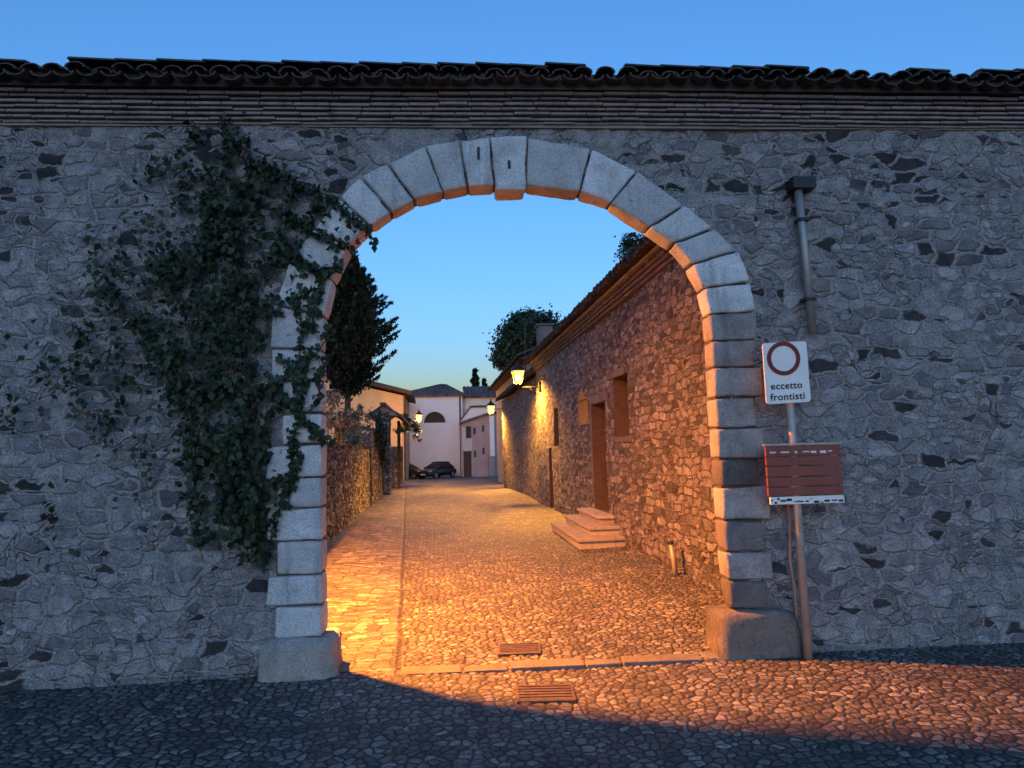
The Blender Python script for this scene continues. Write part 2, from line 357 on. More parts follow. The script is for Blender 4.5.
M['wood'] = simple('old_wood', (0.075, 0.045, 0.032), 0.75, 0.4, 7, 0.5, 30)
M['dark_wood'] = simple('dark_wood', (0.03, 0.02, 0.016), 0.8, 0.4, 7, 0.5, 30)
M['dark'] = simple('dark_interior', (0.02, 0.018, 0.017), 0.95, 0.2, 5, 0.0)
M['ochre'] = simple('ochre_plaster', (0.34, 0.20, 0.065), 0.9, 0.3, 10, 0.4, 30)
M['infill'] = brick_mat('infill_brick', (0.16, 0.09, 0.065), (0.27, 0.18, 0.13))
M['dark_infill'] = brick_mat('dark_infill', (0.06, 0.038, 0.032), (0.11, 0.07, 0.055), (0.08, 0.065, 0.055))
M['white_plaster'] = simple('white_plaster', (0.80, 0.79, 0.79), 0.9, 0.07, 0.8, 0.25, 6)
M['pink_plaster'] = simple('pink_plaster', (0.42, 0.31, 0.29), 0.9, 0.14, 1.3, 0.3, 8)
M['pale_plaster'] = simple('pale_plaster', (0.55, 0.50, 0.50), 0.9, 0.1, 1.5, 0.3, 8)
M['grey_plaster'] = simple('grey_plaster', (0.26, 0.25, 0.25), 0.9, 0.25, 1.4, 0.4, 8)
M['chimney'] = simple('chimney_plaster', (0.13, 0.13, 0.135), 0.9, 0.3, 2.5, 0.4, 10)
M['orange_plaster'] = simple('yellow_plaster', (0.52, 0.38, 0.22), 0.9, 0.12, 1.5, 0.3, 8)
M['glass'] = simple('window_glass', (0.04, 0.036, 0.036), 0.5, 0.1, 4, 0.0, spec=0.15)
M['car_paint'] = simple('car_paint', (0.015, 0.015, 0.018), 0.25, 0.1, 4, 0.0, spec=0.6)
M['car_paint_red'] = simple('car_paint_dark_red', (0.030, 0.012, 0.014), 0.25, 0.1, 4, 0.0, spec=0.6)
M['rubber'] = simple('rubber', (0.02, 0.02, 0.02), 0.9, 0.1, 4, 0.0)
M['alloy'] = simple('alloy', (0.35, 0.35, 0.36), 0.35, 0.1, 4, 0.0, metallic=0.8)
M['headlight'] = simple('headlight_glass', (0.5, 0.5, 0.52), 0.15, 0.05, 4, 0.0, spec=0.8)
M['earth'] = simple('earth', (0.10, 0.088, 0.072), 0.95, 0.3, 0.6, 0.6, 8)
M['lamp_glass'] = glow_glass('lamp_glass', (1.0, 0.55, 0.13), 0.32, 0.55)
M['lamp_bulb'] = emit('lamp_bulb', (1.0, 0.66, 0.24), 3.6)

# ------------------------------------------------------------------ ground, street, forecourt
def grid_sheet(name, xs, ys, zf, m, skip=None):
    xs = np.asarray(xs); ys = np.asarray(ys); nx, ny = len(xs), len(ys)
    XX, YY = np.meshgrid(xs, ys); ZZ = zf(XX, YY)
    V = np.stack([XX, YY, ZZ], -1).reshape(-1, 3)
    i = np.arange((nx-1)*(ny-1)); a = i//(nx-1)*nx + i % (nx-1)
    Fc = np.stack([a, a+1, a+nx+1, a+nx], 1)
    if skip is not None:
        c = V[Fc].mean(1); Fc = Fc[~skip(c[:, 0], c[:, 1])]
    o = mesh_obj(name, V, Fc, m, smooth=True); o['kind'] = 'structure'; return o
vgz = np.vectorize(gz)
def geom(a, b, h0, g):
    r = [a]; h = h0
    while r[-1] < b: r.append(r[-1]+h); h *= g
    r[-1] = b; return np.array(r)
def thresh_y(x): return 5.095 - np.tan(WA)*x + 0.02        # the line where forecourt and street meet
def und(X, Y): return 0.012*np.sin(X*1.7+0.6*Y)+0.010*np.sin(Y*1.3-0.8*X)
hor = np.concatenate([-geom(7.5, 900, 4, 1.35)[::-1], np.linspace(-6, 6, 9), geom(7.5, 900, 4, 1.35)])
grid_sheet('ground', hor, np.concatenate([-geom(3, 900, 3, 1.35)[::-1], np.linspace(-1, 62, 64), geom(64, 1200, 3, 1.35)]), lambda X, Y: vgz(Y)-0.07, M['earth'])
# forecourt: fine where the picture looks closely, coarser around it, all one sheet
fx = np.concatenate([np.arange(-9, -2.6, 0.09), np.arange(-2.6, 3.8, 0.0125), np.arange(3.8, 10, 0.09)])
t01 = np.concatenate([np.linspace(0, 0.75, 80, endpoint=False), np.linspace(0.75, 1, 150)])
XX, TT = np.meshgrid(fx, t01); YY = -4.0 + TT*(thresh_y(XX)+4.0)
V = np.stack([XX, YY, und(XX, YY)*0.8], -1).reshape(-1, 3); nx = len(fx); ii = np.arange((nx-1)*(len(t01)-1)); a_ = ii//(nx-1)*nx + ii % (nx-1)
tag(mesh_obj('forecourt', V, np.stack([a_, a_+1, a_+nx+1, a_+nx], 1), M['cobble_near'], smooth=True), kind='structure')
sx = np.concatenate([np.linspace(-3.3, -2.05, 10), np.arange(-2.04, 3.3, 0.016), np.linspace(3.3, 3.6, 4)])
d_ = geom(0.0, 56.5, 0.018, 1.0068)
XX, DD = np.meshgrid(sx, d_); y0 = thresh_y(XX) - 0.01; YY = y0 + DD*(61.6-y0)/56.5
V = np.stack([XX, YY, vgz(YY) + und(XX, YY)*0.8 - 0.002 + 0.03*np.clip((np.abs(XX-0.6)-1.2)/1.4, 0, 1)], -1).reshape(-1, 3)
nx = len(sx); ii = np.arange((nx-1)*(len(d_)-1)); a_ = ii//(nx-1)*nx + ii % (nx-1)
tag(mesh_obj('street', V, np.stack([a_, a_+1, a_+nx+1, a_+nx], 1), M['cobble_street'], smooth=True), kind='structure')
grid_sheet('square_paving', np.linspace(-12, 14, 40), np.linspace(44, 66, 40), lambda X, Y: vgz(Y)-0.035, M['slab'])
# worn threshold slabs set flush across the opening
mb = MB(); s = -0.72
for wd, dp, dz in ((0.42, 0.10, 0.000), (0.50, 0.15, 0.006), (0.36, 0.13, 0.002), (0.60, 0.17, 0.010), (0.30, 0.12, 0.002), (0.66, 0.15, 0.009), (0.44, 0.18, 0.004)):
    e = s + wd - 0.015
    j = lambda: random.uniform(-0.022, 0.022)
    mb.quadbox([W(s+j()*.3, -0.12, -0.07+j()), W(e+j()*.3, -0.12, -0.07+j()), W(e, -0.12, -0.07+dp+j()), W(s, -0.12, -0.07+dp+j()),
                W(s+0.005+j()*.5, dz, -0.065+j()), W(e-0.005+j()*.5, dz+j()*.2, -0.065+j()), W(e-0.01+j()*.5, dz+0.004, -0.07+dp+j()), W(s+0.01, dz, -0.07+dp+j())]); s = e + 0.015
tag(mb.build('threshold', M['slab'], bevel=0.008), kind='structure')

# ------------------------------------------------------------------ masonry faces
def seg(a, b, res, breaks):
    bs = sorted(set([a, b] + [x for x in breaks if a < x < b])); out = [bs[0]]
    for p, q in zip(bs[:-1], bs[1:]):
        n = max(1, int(math.ceil((q-p)/res))); out += [p + (q-p)*k/n for k in range(1, n+1)]
    return np.array(out)
def face_arrays(org, u, s0, s1, z0, z1, res, holes=(), drop=None, wob=0.0, topf=None, flip=False, breaks=()):
    """Fine vertical grid with rectangular holes; uv in metres. The normal is u x z, turned round by flip."""
    ss = seg(s0, s1, res, [x for h in holes for x in h[:2]] + list(breaks)); zz = seg(z0, z1, res, [x for h in holes for x in h[2:]])
    S, Z = np.meshgrid(ss, zz); org = np.array(org); u = np.array(u); nrm = np.array([u[1], -u[0], 0.0])
    Zr = Z if topf is None else z0 + (Z-z0)*(topf(S)-z0)/(z1-z0)
    V = org + S[..., None]*u + Zr[..., None]*np.array([0, 0, 1.0])
    if wob: V = V + (wob*(np.sin(S*0.9+Z*0.7)+0.6*np.sin(S*2.3-Z*1.9+1)))[..., None]*nrm
    n = len(ss); i = np.arange((n-1)*(len(zz)-1)); a = i//(n-1)*n + i % (n-1)
    Fc = np.stack([a, a+1, a+n+1, a+n], 1)
    UV = np.stack([S.ravel(), Zr.ravel()], 1); c = UV[Fc].mean(1); keep = np.ones(len(Fc), bool)
    for h in holes: keep &= ~((c[:, 0] > h[0]) & (c[:, 0] < h[1]) & (c[:, 1] > h[2]) & (c[:, 1] < h[3]))
    if drop is not None: keep &= ~drop(c[:, 0], c[:, 1])
    Fc = Fc[keep]
    if flip: Fc = Fc[:, ::-1]
    return V.reshape(-1, 3), Fc, UV
def join_arrays(parts):
    Vs, Fs, Us, b = [], [], [], 0
    for V, Fc, U in parts: Vs.append(V); Fs.append(Fc+b); Us.append(U); b += len(V)
    return np.concatenate(Vs), np.concatenate(Fs), np.concatenate(Us)

# ------------------------------------------------------------------ the arched gateway
gate = thing('arched_gateway', 'old stone wall with a big round archway, pale dressed voussoirs and tiled coping', 'gateway', W(0.715, 0, 0.25))
CS, CZ = 0.715, 2.35
JI = [(-.885, .29), (-.89, .53), (-.893, .77), (-.895, 1.023), (-.90, 1.28), (-.90, 1.52), (-.90, 1.775), (-.905, 2.03), (-.91, 2.29), (-.915, 2.55),
      (-.89, 2.82), (-.82, 3.12), (-.69, 3.40), (-.514, 3.579), (-.334, 3.697), (-.141, 3.807), (.096, 3.872), (.308, 3.912), (.535, 3.93), (.80, 3.929),
      (1.268, 3.876), (1.52, 3.775), (1.845, 3.555), (2.055, 3.415), (2.20, 3.225), (2.295, 3.02), (2.333, 2.79), (2.335, 2.566), (2.338, 2.335), (2.338, 2.081),
      (2.338, 1.83), (2.34, 1.573), (2.342, 1.343), (2.346, 1.075), (2.35, .818), (2.358, .596), (2.365, .37)]
JO = [(-1.24, .29), (-1.27, .53), (-1.27, .77), (-1.27, 1.03), (-1.27, 1.275), (-1.27, 1.51), (-1.24, 1.78), (-1.22, 2.03), (-1.28, 2.29), (-1.31, 2.56),
      (-1.28, 2.92), (-1.17, 3.27), (-.97, 3.56), (-.757, 3.815), (-.591, 4.007), (-.365, 4.122), (-.043, 4.274), (.247, 4.32), (.505, 4.348), (.825, 4.358),
      (1.379, 4.251), (1.765, 4.052), (2.163, 3.745), (2.407, 3.538), (2.616, 3.341), (2.703, 3.066), (2.739, 2.812), (2.72, 2.565), (2.72, 2.335), (2.71, 2.08),
      (2.70, 1.825), (2.70, 1.56), (2.70, 1.345), (2.70, 1.06), (2.70, .81), (2.70, .58), (2.70, .36)]
OUTW = {0: -1.238, 1: -1.31, 2: -1.238, 3: -1.318, 4: -1.25, 5: -1.325, 6: -1.21, 7: -1.22, 8: -1.30,
        27: 2.69, 28: 2.75, 29: 2.672, 30: 2.728, 31: 2.668, 32: 2.738, 33: 2.668, 34: 2.728, 35: 2.668}
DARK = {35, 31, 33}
MID_TONE = {26, 27, 28, 29, 30, 32, 34}  # right jamb blocks get a darker stone colour than the left ones
def rough_block(name, pts8, m, parent, bev=0.018, amp=0.011, cuts=0.07, seed=0):
    bm = bmesh.new(); vs = [bm.verts.new(p) for p in pts8]
    for f in ((3, 2, 1, 0), (4, 5, 6, 7), (0, 1, 5, 4), (1, 2, 6, 5), (2, 3, 7, 6), (3, 0, 4, 7)): bm.faces.new([vs[i] for i in f])
    bmesh.ops.recalc_face_normals(bm, faces=bm.faces)
    for _ in range(4):
        long_e = [e for e in bm.edges if e.calc_length() > cuts*1.5]
        if not long_e: break
        bmesh.ops.subdivide_edges(bm, edges=long_e, cuts=1, use_grid_fill=True)
    sharp = [e for e in bm.edges if len(e.link_faces) == 2 and e.calc_face_angle(0) > 0.6]
    bmesh.ops.bevel(bm, geom=sharp, offset=bev, segments=2, affect='EDGES', profile=0.55)
    for v in bm.verts:
        p = v.co*5.0 + Vector((seed*3.1, 0, 0)); q = v.co*16.0
        v.co += (Vector(mnoise.noise_vector(p))*amp + Vector(mnoise.noise_vector(q))*amp*0.5)
    me = bpy.data.meshes.new(name); base = wloc(parent)
    for v in bm.verts: v.co -= base
    bm.to_mesh(me); bm.free(); me.materials.append(m)
    me.polygons.foreach_set('use_smooth', np.ones(len(me.polygons), dtype=bool))
    o = bpy.data.objects.new(name, me); COL.objects.link(o); o.parent = parent; return o
gap = 0.009
def toward(p, q, d):
    l = hypot(q[0]-p[0], q[1]-p[1]); return (p[0]+(q[0]-p[0])*d/l, p[1]+(q[1]-p[1])*d/l)
for i in range(len(JI)-1):
    a, b = toward(JI[i], JI[i+1], gap), toward(JI[i+1], JI[i], gap)
    oa, ob = JO[i], JO[i+1]
    if i in OUTW: oa, ob = (OUTW[i], oa[1]), (OUTW[i], ob[1])
    oa, ob = toward(oa, ob, gap), toward(ob, oa, gap)
    q0, q1 = -0.03 - random.uniform(0, 0.012), 0.17
    key = i == 18
    if key: a, b, q0 = (a[0], a[1]-0.055), (b[0], b[1]-0.055), -0.07
    nm = 'keystone' if key else ('voussoir' if 8 < i < 27 else 'jamb_block')
    m_ = M['limestone_dark'] if i in DARK else (M['limestone_mid'] if i in MID_TONE else M['limestone'])
    jit = lambda: random.uniform(-0.004, 0.004)
    P8 = [W(p[0]+jit(), p[1]+jit(), q) for q in (q0, q1) for p in (a, b, ob, oa)]
    rough_block(nm, P8, m_, gate, seed=i)
rough_block('plinth', [W(-1.365, -0.06, -0.12), W(-.765, -0.06, -0.12), W(-.765, -0.06, 0.30), W(-1.365, -0.06, 0.30),
                       W(-1.325, .285, -0.11), W(-.785, .285, -0.11), W(-.785, .285, 0.28), W(-1.325, .285, 0.28)], M['plinth'], gate, bev=0.06, amp=0.032, seed=51)
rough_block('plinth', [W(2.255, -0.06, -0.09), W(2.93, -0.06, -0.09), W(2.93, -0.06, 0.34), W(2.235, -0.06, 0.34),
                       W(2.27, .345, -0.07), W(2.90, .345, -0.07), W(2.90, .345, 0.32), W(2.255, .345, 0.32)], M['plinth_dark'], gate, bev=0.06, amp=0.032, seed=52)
mb = MB()
for i in range(len(JI)-1):
    a, b, ob, oa = JI[i], JI[i+1], JO[i+1], JO[i]
    a, b = toward(a, oa, .014), toward(b, ob, .014); oa, ob = toward(oa, a, .02), toward(ob, b, .02)
    mb.quadbox([W(p_[0], p_[1], q) for q in (0.012, 0.155) for p_ in (a, b, ob, oa)])
mb.build('joint_mortar', M['joint'], gate)
# rubble faces either side and above, cut back under the dressed stones
angs = np.array([atan2(z-CZ, s_-CS) for s_, z in JI]); rads = np.array([hypot(z-CZ, s_-CS) for s_, z in JI])
o_ = np.argsort(angs); angs, rads = angs[o_], rads[o_]
def in_open(S, Z, grow):
    A = np.arctan2(Z-CZ, S-CS); R_ = np.hypot(S-CS, Z-CZ)
    up = Z > 2.3; r = np.interp(A, angs, rads)
    return np.where(up, R_ < r+grow, (S > -0.90-grow) & (S < 2.34+grow))
SL, SR, ZT = -7.0, 9.0, 4.5
nearf = lambda S: S
A1 = face_arrays(WO, WU, -2.2, 3.6, -0.05, ZT, 0.02, drop=lambda S, Z: in_open(S, Z, 0.15), wob=0.012)
A2 = face_arrays(WO, WU, SL, -2.2, -0.05, ZT, 0.035, wob=0.012)
A3 = face_arrays(WO, WU, 3.6, SR, -0.05, ZT, 0.035, wob=0.012)
V, Fc, UV = join_arrays([A1, A2, A3])
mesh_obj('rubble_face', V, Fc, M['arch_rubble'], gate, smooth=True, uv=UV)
for x_, y_, h_ in ((478.5, 153, .055), (509, 166, .035)):   # small iron cramps let into two of the top stones
    mb = MB(); s_, z_ = atw(x_, y_, -.05); qf = -.082 if x_ > 500 else -.05; mb.wbox(s_-.012, s_+.012, qf, qf+.05, z_-h_, z_+h_); mb.build('iron_cramp', M['iron'], gate)
# the body of the wall behind, its opening a little wider (the rebate of the old gates)
mb = MB(); gs = [CS + 2.10*cos(t) for t in np.linspace(pi, 0, 41)]; gzv = [2.3 + 2.10*sin(t) for t in np.linspace(pi, 0, 41)]
Q0, Q1, ZC = 0.185, 0.46, 4.72
for i in range(40):
    mb.quadbox([W(gs[i], gzv[i], Q0), W(gs[i+1], gzv[i+1], Q0), W(gs[i+1], gzv[i+1], Q1), W(gs[i], gzv[i], Q1),
                W(gs[i], ZC, Q0), W(gs[i+1], ZC, Q0), W(gs[i+1], ZC, Q1), W(gs[i], ZC, Q1)])
mb.wbox(SL, gs[0], Q0, Q1, -0.1, ZC); mb.wbox(gs[-1], SR, Q0, Q1, -0.1, ZC)
mb.wbox(SL, SL+.02, 0.0, Q0, -0.1, ZT); mb.wbox(SR-.02, SR, 0.0, Q0, -0.1, ZT)
mb.build('wall_body', M['core'], gate)
# stepped brick cornice
zc = 4.468
for k, hgt in enumerate((0.026, 0.030, 0.032, 0.028, 0.034, 0.030, 0.036)):
    mb = MB(); proj = 0.03 + 0.019*k; s = SL + random.uniform(0, .2)
    while s < SR:
        L = random.uniform(0.24, 0.34); jq = random.uniform(-0.007, 0.007); jz = random.uniform(-0.003, 0.003); dz = 0.007*sin(s*1.1)
        mb.wbox(s+0.003, min(s+L, SR)-0.003, -proj+jq, 0.2, zc+0.005+jz+dz, zc+hgt-0.004+jz+dz); s += L
    mb.build('brick_course', M['brick'] if k < 5 else M['eave_brick'], gate, bevel=0.004); zc += hgt+0.003
    mb = None
mb = MB(); mb.wbox(SL, SR, -0.01, 0.45, 4.455, 4.72); mb.build('cornice_bed', M['core'], gate)
# barrel tiles: lower channel tiles, upper cover tiles, short slope to the eave
def barrel(mb, s, q0, q1, z0, z1, r0_, r1_, up=True, n=7, th=0.016):
    b = len(mb.V)
    for q, z, r in ((q0, z0, r0_), (q1, z1, r1_)):
        for rr in (r, r-th):
            for k in range(n):
                t = pi*k/(n-1); mb.V.append(tuple(W(s + rr*cos(t), z + (rr*sin(t)*0.62 if up else -rr*sin(t)*0.6), q)))
    for k in range(n-1):
        mb.F += [(b+k, b+k+1, b+2*n+k+1, b+2*n+k), (b+n+k+1, b+n+k, b+3*n+k, b+3*n+k+1), (b+k+1, b+k, b+n+k, b+n+k+1)]
    mb.F += [(b, b+2*n, b+3*n, b+n), (b+n-1, b+2*n-1, b+4*n-1, b+3*n-1)]
mb = MB(); s = SL; 
while s < SR:
    p = 0.185 + random.uniform(-.012, .012); dz = random.uniform(-.012, .014) + 0.012*sin(s*0.8); dq = random.uniform(-.025, .025)
    barrel(mb, s+p/2, -0.27+dq, 0.45, 4.785+dz, 4.92+dz, 0.085, 0.075, up=False)
    dz = random.uniform(-.010, .02) + 0.012*sin(s*0.8); dq = random.uniform(-.03, .03)
    barrel(mb, s + random.uniform(-.012, .012), -0.25+dq, 0.16, 4.80+dz, 4.90+dz, 0.082, 0.07, up=True)
    barrel(mb, s + random.uniform(-.012, .012), 0.05+dq, 0.45, 4.89+dz, 4.96+dz, 0.082, 0.07, up=True)
    s += p
s = SL
while s < SR:                                        # bedding tiles laid lengthwise along the front edge
    L = random.uniform(.27, .36); dz = random.uniform(-.008, .010); n = 6; b = len(mb.V); r_ = random.uniform(.075, .09)
    if random.random() < (.95 if s < 1.0 else .6):
        for ss_, e_ in ((s, .012), (s+L+.02, -.004)):
            for k2 in range(n): mb.V.append(tuple(W(ss_, 4.878+dz+e_+r_*.55*sin(pi*k2/(n-1)), -.14+r_*1.2*cos(pi*k2/(n-1)))))
        for k2 in range(n-1): mb.F.append((b+k2, b+k2+1, b+n+k2+1, b+n+k2))
        mb.F.append(tuple(b+k2 for k2 in range(n))); mb.F.append(tuple(b+n+k2 for k2 in range(n)))
    s += L
s = SL
while s < SR:                                        # ridge course along the top
    L = 0.36
    for k in range(1):
        b = len(mb.V); n = 7; dz = random.uniform(-.008, .012)
        for ss_, rr in ((s, 0.115), (s+L+0.03, 0.10)):
            for k2 in range(n):
                t = pi*k2/(n-1); mb.V.append(tuple(W(ss_, 4.945+dz+rr*sin(t)*0.8, 0.42+rr*1.2*cos(t))))
        for k2 in range(n-1): mb.F.append((b+k2, b+k2+1, b+n+k2+1, b+n+k2))
        mb.F.append(tuple(b+k2 for k2 in range(n))); mb.F.append(tuple(b+n+k2 for k2 in range(n)))
    s += L
mesh_obj('coping_tiles', mb.V, mb.F, M['tile'], gate, smooth=False)
mb = MB(); mb.quadbox([W(SL, 4.722, -0.15), W(SR, 4.722, -0.15), W(SR, 4.722, 0.5), W(SL, 4.722, 0.5), W(SL, 4.86, -0.15), W(SR, 4.86, -0.15), W(SR, 4.92, 0.5), W(SL, 4.92, 0.5)])
mb.build('coping_bed', M['dark_core'], gate)

# ------------------------------------------------------------------ foliage helpers
def leaf_arrays(P, Nn, size, aspect=0.7, jit=0.6, up=None, rng=RNG):
    n = len(P); P = np.asarray(P, float)
    nr = np.asarray(Nn, float) + rng.normal(0, jit, (n, 3)); nr /= np.linalg.norm(nr, axis=1)[:, None]+1e-9
    g = (rng.normal(0, 1, (n, 3)) if up is None else np.asarray(up, float) + rng.normal(0, 0.45, (n, 3)))
    t = g - nr*(g*nr).sum(1)[:, None]; t /= np.linalg.norm(t, axis=1)[:, None]+1e-9
    b = np.cross(nr, t); sz = (np.asarray(size)*rng.uniform(0.65, 1.35, n))[:, None]
    fold = nr*sz*0.16
    V = np.stack([P - t*sz*0.5, P + b*sz*aspect*0.5 + fold - t*sz*.05, P + t*sz*0.55, P - b*sz*aspect*0.5 + fold - t*sz*.05], 1).reshape(-1, 3)
    Fc = np.arange(n*4).reshape(n, 4); return V, Fc
def build_leaves(name, lists, m, parent):
    Vs, Fs, b = [], [], 0
    for V, Fc in lists: Vs.append(V); Fs.append(Fc+b); b += len(V)
    return mesh_obj(name, np.concatenate(Vs), np.concatenate(Fs), m, parent)

# ------------------------------------------------------------------ climbing vine on the left of the arch
def vine_obj(name, label, blobs, strands, loc, leaf=0.055, seed=1):
    rng = np.random.default_rng(seed)
    t = thing(name, label, 'climbing plant', loc)
    L = []; wn = np.array([-WN.x, -WN.y, 0])
    for x, y, rx, ry, n, qmax in blobs:                # clumps, in the wall's own metres
        n = int(n*0.28); a = rng.normal(0, 0.5, (n, 2)); cs, cz = atw(x, y)
        k = 1/118.0
        sub = rng.normal(0, 0.55, (max(4, n//26), 2)); pick = rng.integers(0, len(sub), n)
        q = sub[pick] + rng.normal(0, 0.12, (n, 2))
        q = np.where(rng.random((n, 1)) < 0.22, a*1.1, q)
        S = cs + q[:, 0]*rx*k; Z = np.clip(cz - q[:, 1]*ry*k, 0.02, 4.42 - 0.15*rng.random(n)); Q = -0.03 - rng.random(n)**1.5*qmax
        P = np.array([tuple(W(s_, z_, q_)) for s_, z_, q_ in zip(S, Z, Q)])
        L.append(leaf_arrays(P, np.tile(wn+np.array([0, 0, .35]), (n, 1)), leaf, 0.8, 0.55, up=np.tile([0, 0, -1.0], (n, 1)), rng=rng))
    mb = MB()
    for pts, n, spread in strands:
        wp = []
        for p in pts:
            s_, z_ = atw(p[0], p[1]); wp.append(W(s_, z_, p[2] if len(p) > 2 else -0.055))
        fine = []
        for p, q in zip(wp[:-1], wp[1:]):
            m_ = max(2, int((q-p).length/0.06))
            for k in range(m_): fine.append(p.lerp(q, k/m_) + Vector(mnoise.noise_vector((p.lerp(q, k/m_))*6.0))*0.022)
        fine.append(wp[-1]); mb.tube(fine, [0.009*(1-0.6*i/len(fine)) for i in range(len(fine))], 5)
        idx = rng.integers(0, len(fine), n); P = np.array([tuple(fine[i]) for i in idx]) + rng.normal(0, spread, (n, 3))*np.array([1, 0.5, 1])
        P = P + wn*0.02
        L.append(leaf_arrays(P, np.tile(wn+np.array([0, 0, .35]), (n, 1)), leaf, 0.8, 0.6, up=np.tile([0, 0, -1.0], (n, 1)), rng=rng))
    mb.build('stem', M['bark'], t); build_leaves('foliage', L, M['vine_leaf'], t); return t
blobs = [(222, 200, 20, 80, 1000, .12), (250, 205, 34, 36, 800, .14), (240, 255, 34, 55, 900, .14), (288, 252, 30, 26, 330, .12), (235, 330, 24, 70, 900, .14), (252, 345, 26, 55, 560, .12),
         (275, 385, 30, 32, 320, .10), (232, 400, 20, 60, 600, .12), (238, 140, 16, 20, 150, .08), (292, 295, 24, 26, 200, .08), (316, 232, 20, 18, 140, .08),
         (285, 192, 26, 12, 180, .08), (330, 213, 20, 10, 130, .06), (200, 250, 40, 120, 1500, .14), (190, 400, 40, 90, 1300, .12), (150, 300, 40, 120, 1300, .12), (105, 330, 40, 110, 700, .10), (60, 380, 40, 110, 500, .10)]
strands = [([(262, 480), (250, 400), (246, 320), (240, 240), (236, 160), (232, 122)], 300, .05),
           ([(246, 320), (280, 250), (300, 190), (262, 160)], 160, .04),
           ([(250, 170), (290, 183), (318, 196), (345, 214), (368, 232), (374, 246, -0.04)], 190, .025),
           ([(280, 215), (310, 232), (335, 246), (352, 246)], 130, .03),
           ([(300, 262), (325, 275), (340, 268)], 80, .03),
           ([(255, 400), (300, 372), (322, 352), (334, 330)], 110, .03),
           ([(310, 360), (304, 400), (296, 440), (288, 490), (276, 530), (266, 556)], 190, .02),
           ([(285, 400), (305, 418), (322, 436), (332, 444)], 120, .022),
           ([(322, 405), (320, 380), (330, 362)], 50, .03), ([(312, 330), (318, 300), (326, 276)], 80, .03),
           ([(262, 440), (268, 420), (282, 402)], 60, .025), ([(300, 300), (304, 340), (298, 380), (303, 410)], 70, .02), ([(296, 440), (300, 470), (290, 505)], 50, .015),
           ([(200, 520), (196, 400), (204, 280), (214, 180)], 250, .05), ([(196, 400), (150, 330), (110, 290)], 200, .05)]
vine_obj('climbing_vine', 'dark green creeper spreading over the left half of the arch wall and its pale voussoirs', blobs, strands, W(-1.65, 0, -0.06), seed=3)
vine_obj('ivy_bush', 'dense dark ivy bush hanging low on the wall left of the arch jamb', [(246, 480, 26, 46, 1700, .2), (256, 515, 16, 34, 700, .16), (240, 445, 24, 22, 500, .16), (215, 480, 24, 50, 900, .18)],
         [([(262, 556), (256, 510), (246, 470), (240, 440)], 150, .05), ([(266, 560), (262, 535), (262, 500)], 60, .03)], W(-1.45, 0.4, -0.1), leaf=0.06, seed=9)

# ------------------------------------------------------------------ right-hand signs, post and pipes on the arch wall
post = thing('sign_post', 'slim grey metal post carrying a white traffic sign and brown direction boards', 'post', W(3.04, 0, -0.14))
mb = MB(); PS = atw(791, 422, -0.14)[0]; mb.tube([W(PS, -0.05, -0.14), W(PS, 1.3, -0.14), W(PS, 2.5, -0.14)], 0.034, 12); mb.build('pole', M['post'], post, smooth=True)
for z in (2.12, 2.45, 1.32, 1.62):
    mb = MB(); mb.wbox(PS-.05, PS+.05, -0.185, -0.10, z-0.02, z+0.02); mb.build('clamp', M['post'], post)
# white restriction plate with rounded corners
def rrect(s0, s1, z0, z1, r, n=5):
    pts = []
    for cx, cz, a0 in ((s1-r, z0+r, -pi/2), (s1-r, z1-r, 0), (s0+r, z1-r, pi/2), (s0+r, z0+r, pi)):
        for k in range(n+1): t = a0 + pi/2*k/n; pts.append((cx+r*cos(t), cz+r*sin(t)))
    return pts
QS = -0.20
def sq(p, q): return [W(a, b, q) for a, b in p]
SK = 0.035   # the plate hangs a little askew
def skew(s_, z_): return (s_, z_ + (s_-2.76)*SK)
sgn = thing('traffic_sign', 'white plate with dark red ring and the words eccetto frontisti', 'sign', W(2.94, 2.27, QS))
sl, sr, zb, zt = atw(766.5, 403, QS)[0], atw(808.5, 370, QS)[0], atw(766, 404, QS)[1], atw(762, 343, QS)[1]
mb = MB(); mb.prism(sq([skew(*p) for p in rrect(sl, sr, zb, zt, 0.025)], QS), WN*0.012); mb.build('sign_plate', M['white_sign'], sgn)
cs_, cz_ = atw(783.5, 358.5, QS); cz_ -= (cs_-2.76)*SK
mb = MB(); n = 48
ro, ri = 0.140, 0.105
for k in range(n):
    a, b = 2*pi*k/n, 2*pi*(k+1)/n
    mb.quadbox([W(*skew(cs_+r*cos(t), cz_+r*sin(t)), q) for q in (QS-0.004, QS-0.0005) for r, t in ((ri, a), (ro, a), (ro, b), (ri, b))])
mb.build('red_ring', M['red_sign'], sgn)
def text_obj(name, body, width, height, s_mid, z_base, q, m, parent, bold=0.0, sk=SK):
    cu_ = bpy.data.curves.new(name, 'FONT'); cu_.body = body; cu_.size = 1.0; cu_.extrude = 0.0; cu_.offset = bold; cu_.space_character = 1.08
    tmp = bpy.data.objects.new(name, cu_); COL.objects.link(tmp)
    dg = bpy.context.evaluated_depsgraph_get(); me = bpy.data.meshes.new_from_object(tmp.evaluated_get(dg))
    bpy.data.objects.remove(tmp); bpy.data.curves.remove(cu_)
    co = np.array([v.co[:] for v in me.vertices]); x0, x1 = co[:, 0].min(), co[:, 0].max(); xh = 0.53
    k = width/(x1-x0); kz = height/xh; base = wloc(parent); w0 = []
    for c in co:
        s_ = s_mid + (c[0]-(x0+x1)/2)*k; z_ = z_base + c[1]*kz; w0.append(W(s_, z_ + (s_-2.76)*sk, q) - base)
    for v, p in zip(me.vertices, w0): v.co = p
    me.materials.clear(); me.materials.append(m)
    o = bpy.data.objects.new(name, me); COL.objects.link(o); o.parent = parent; return o
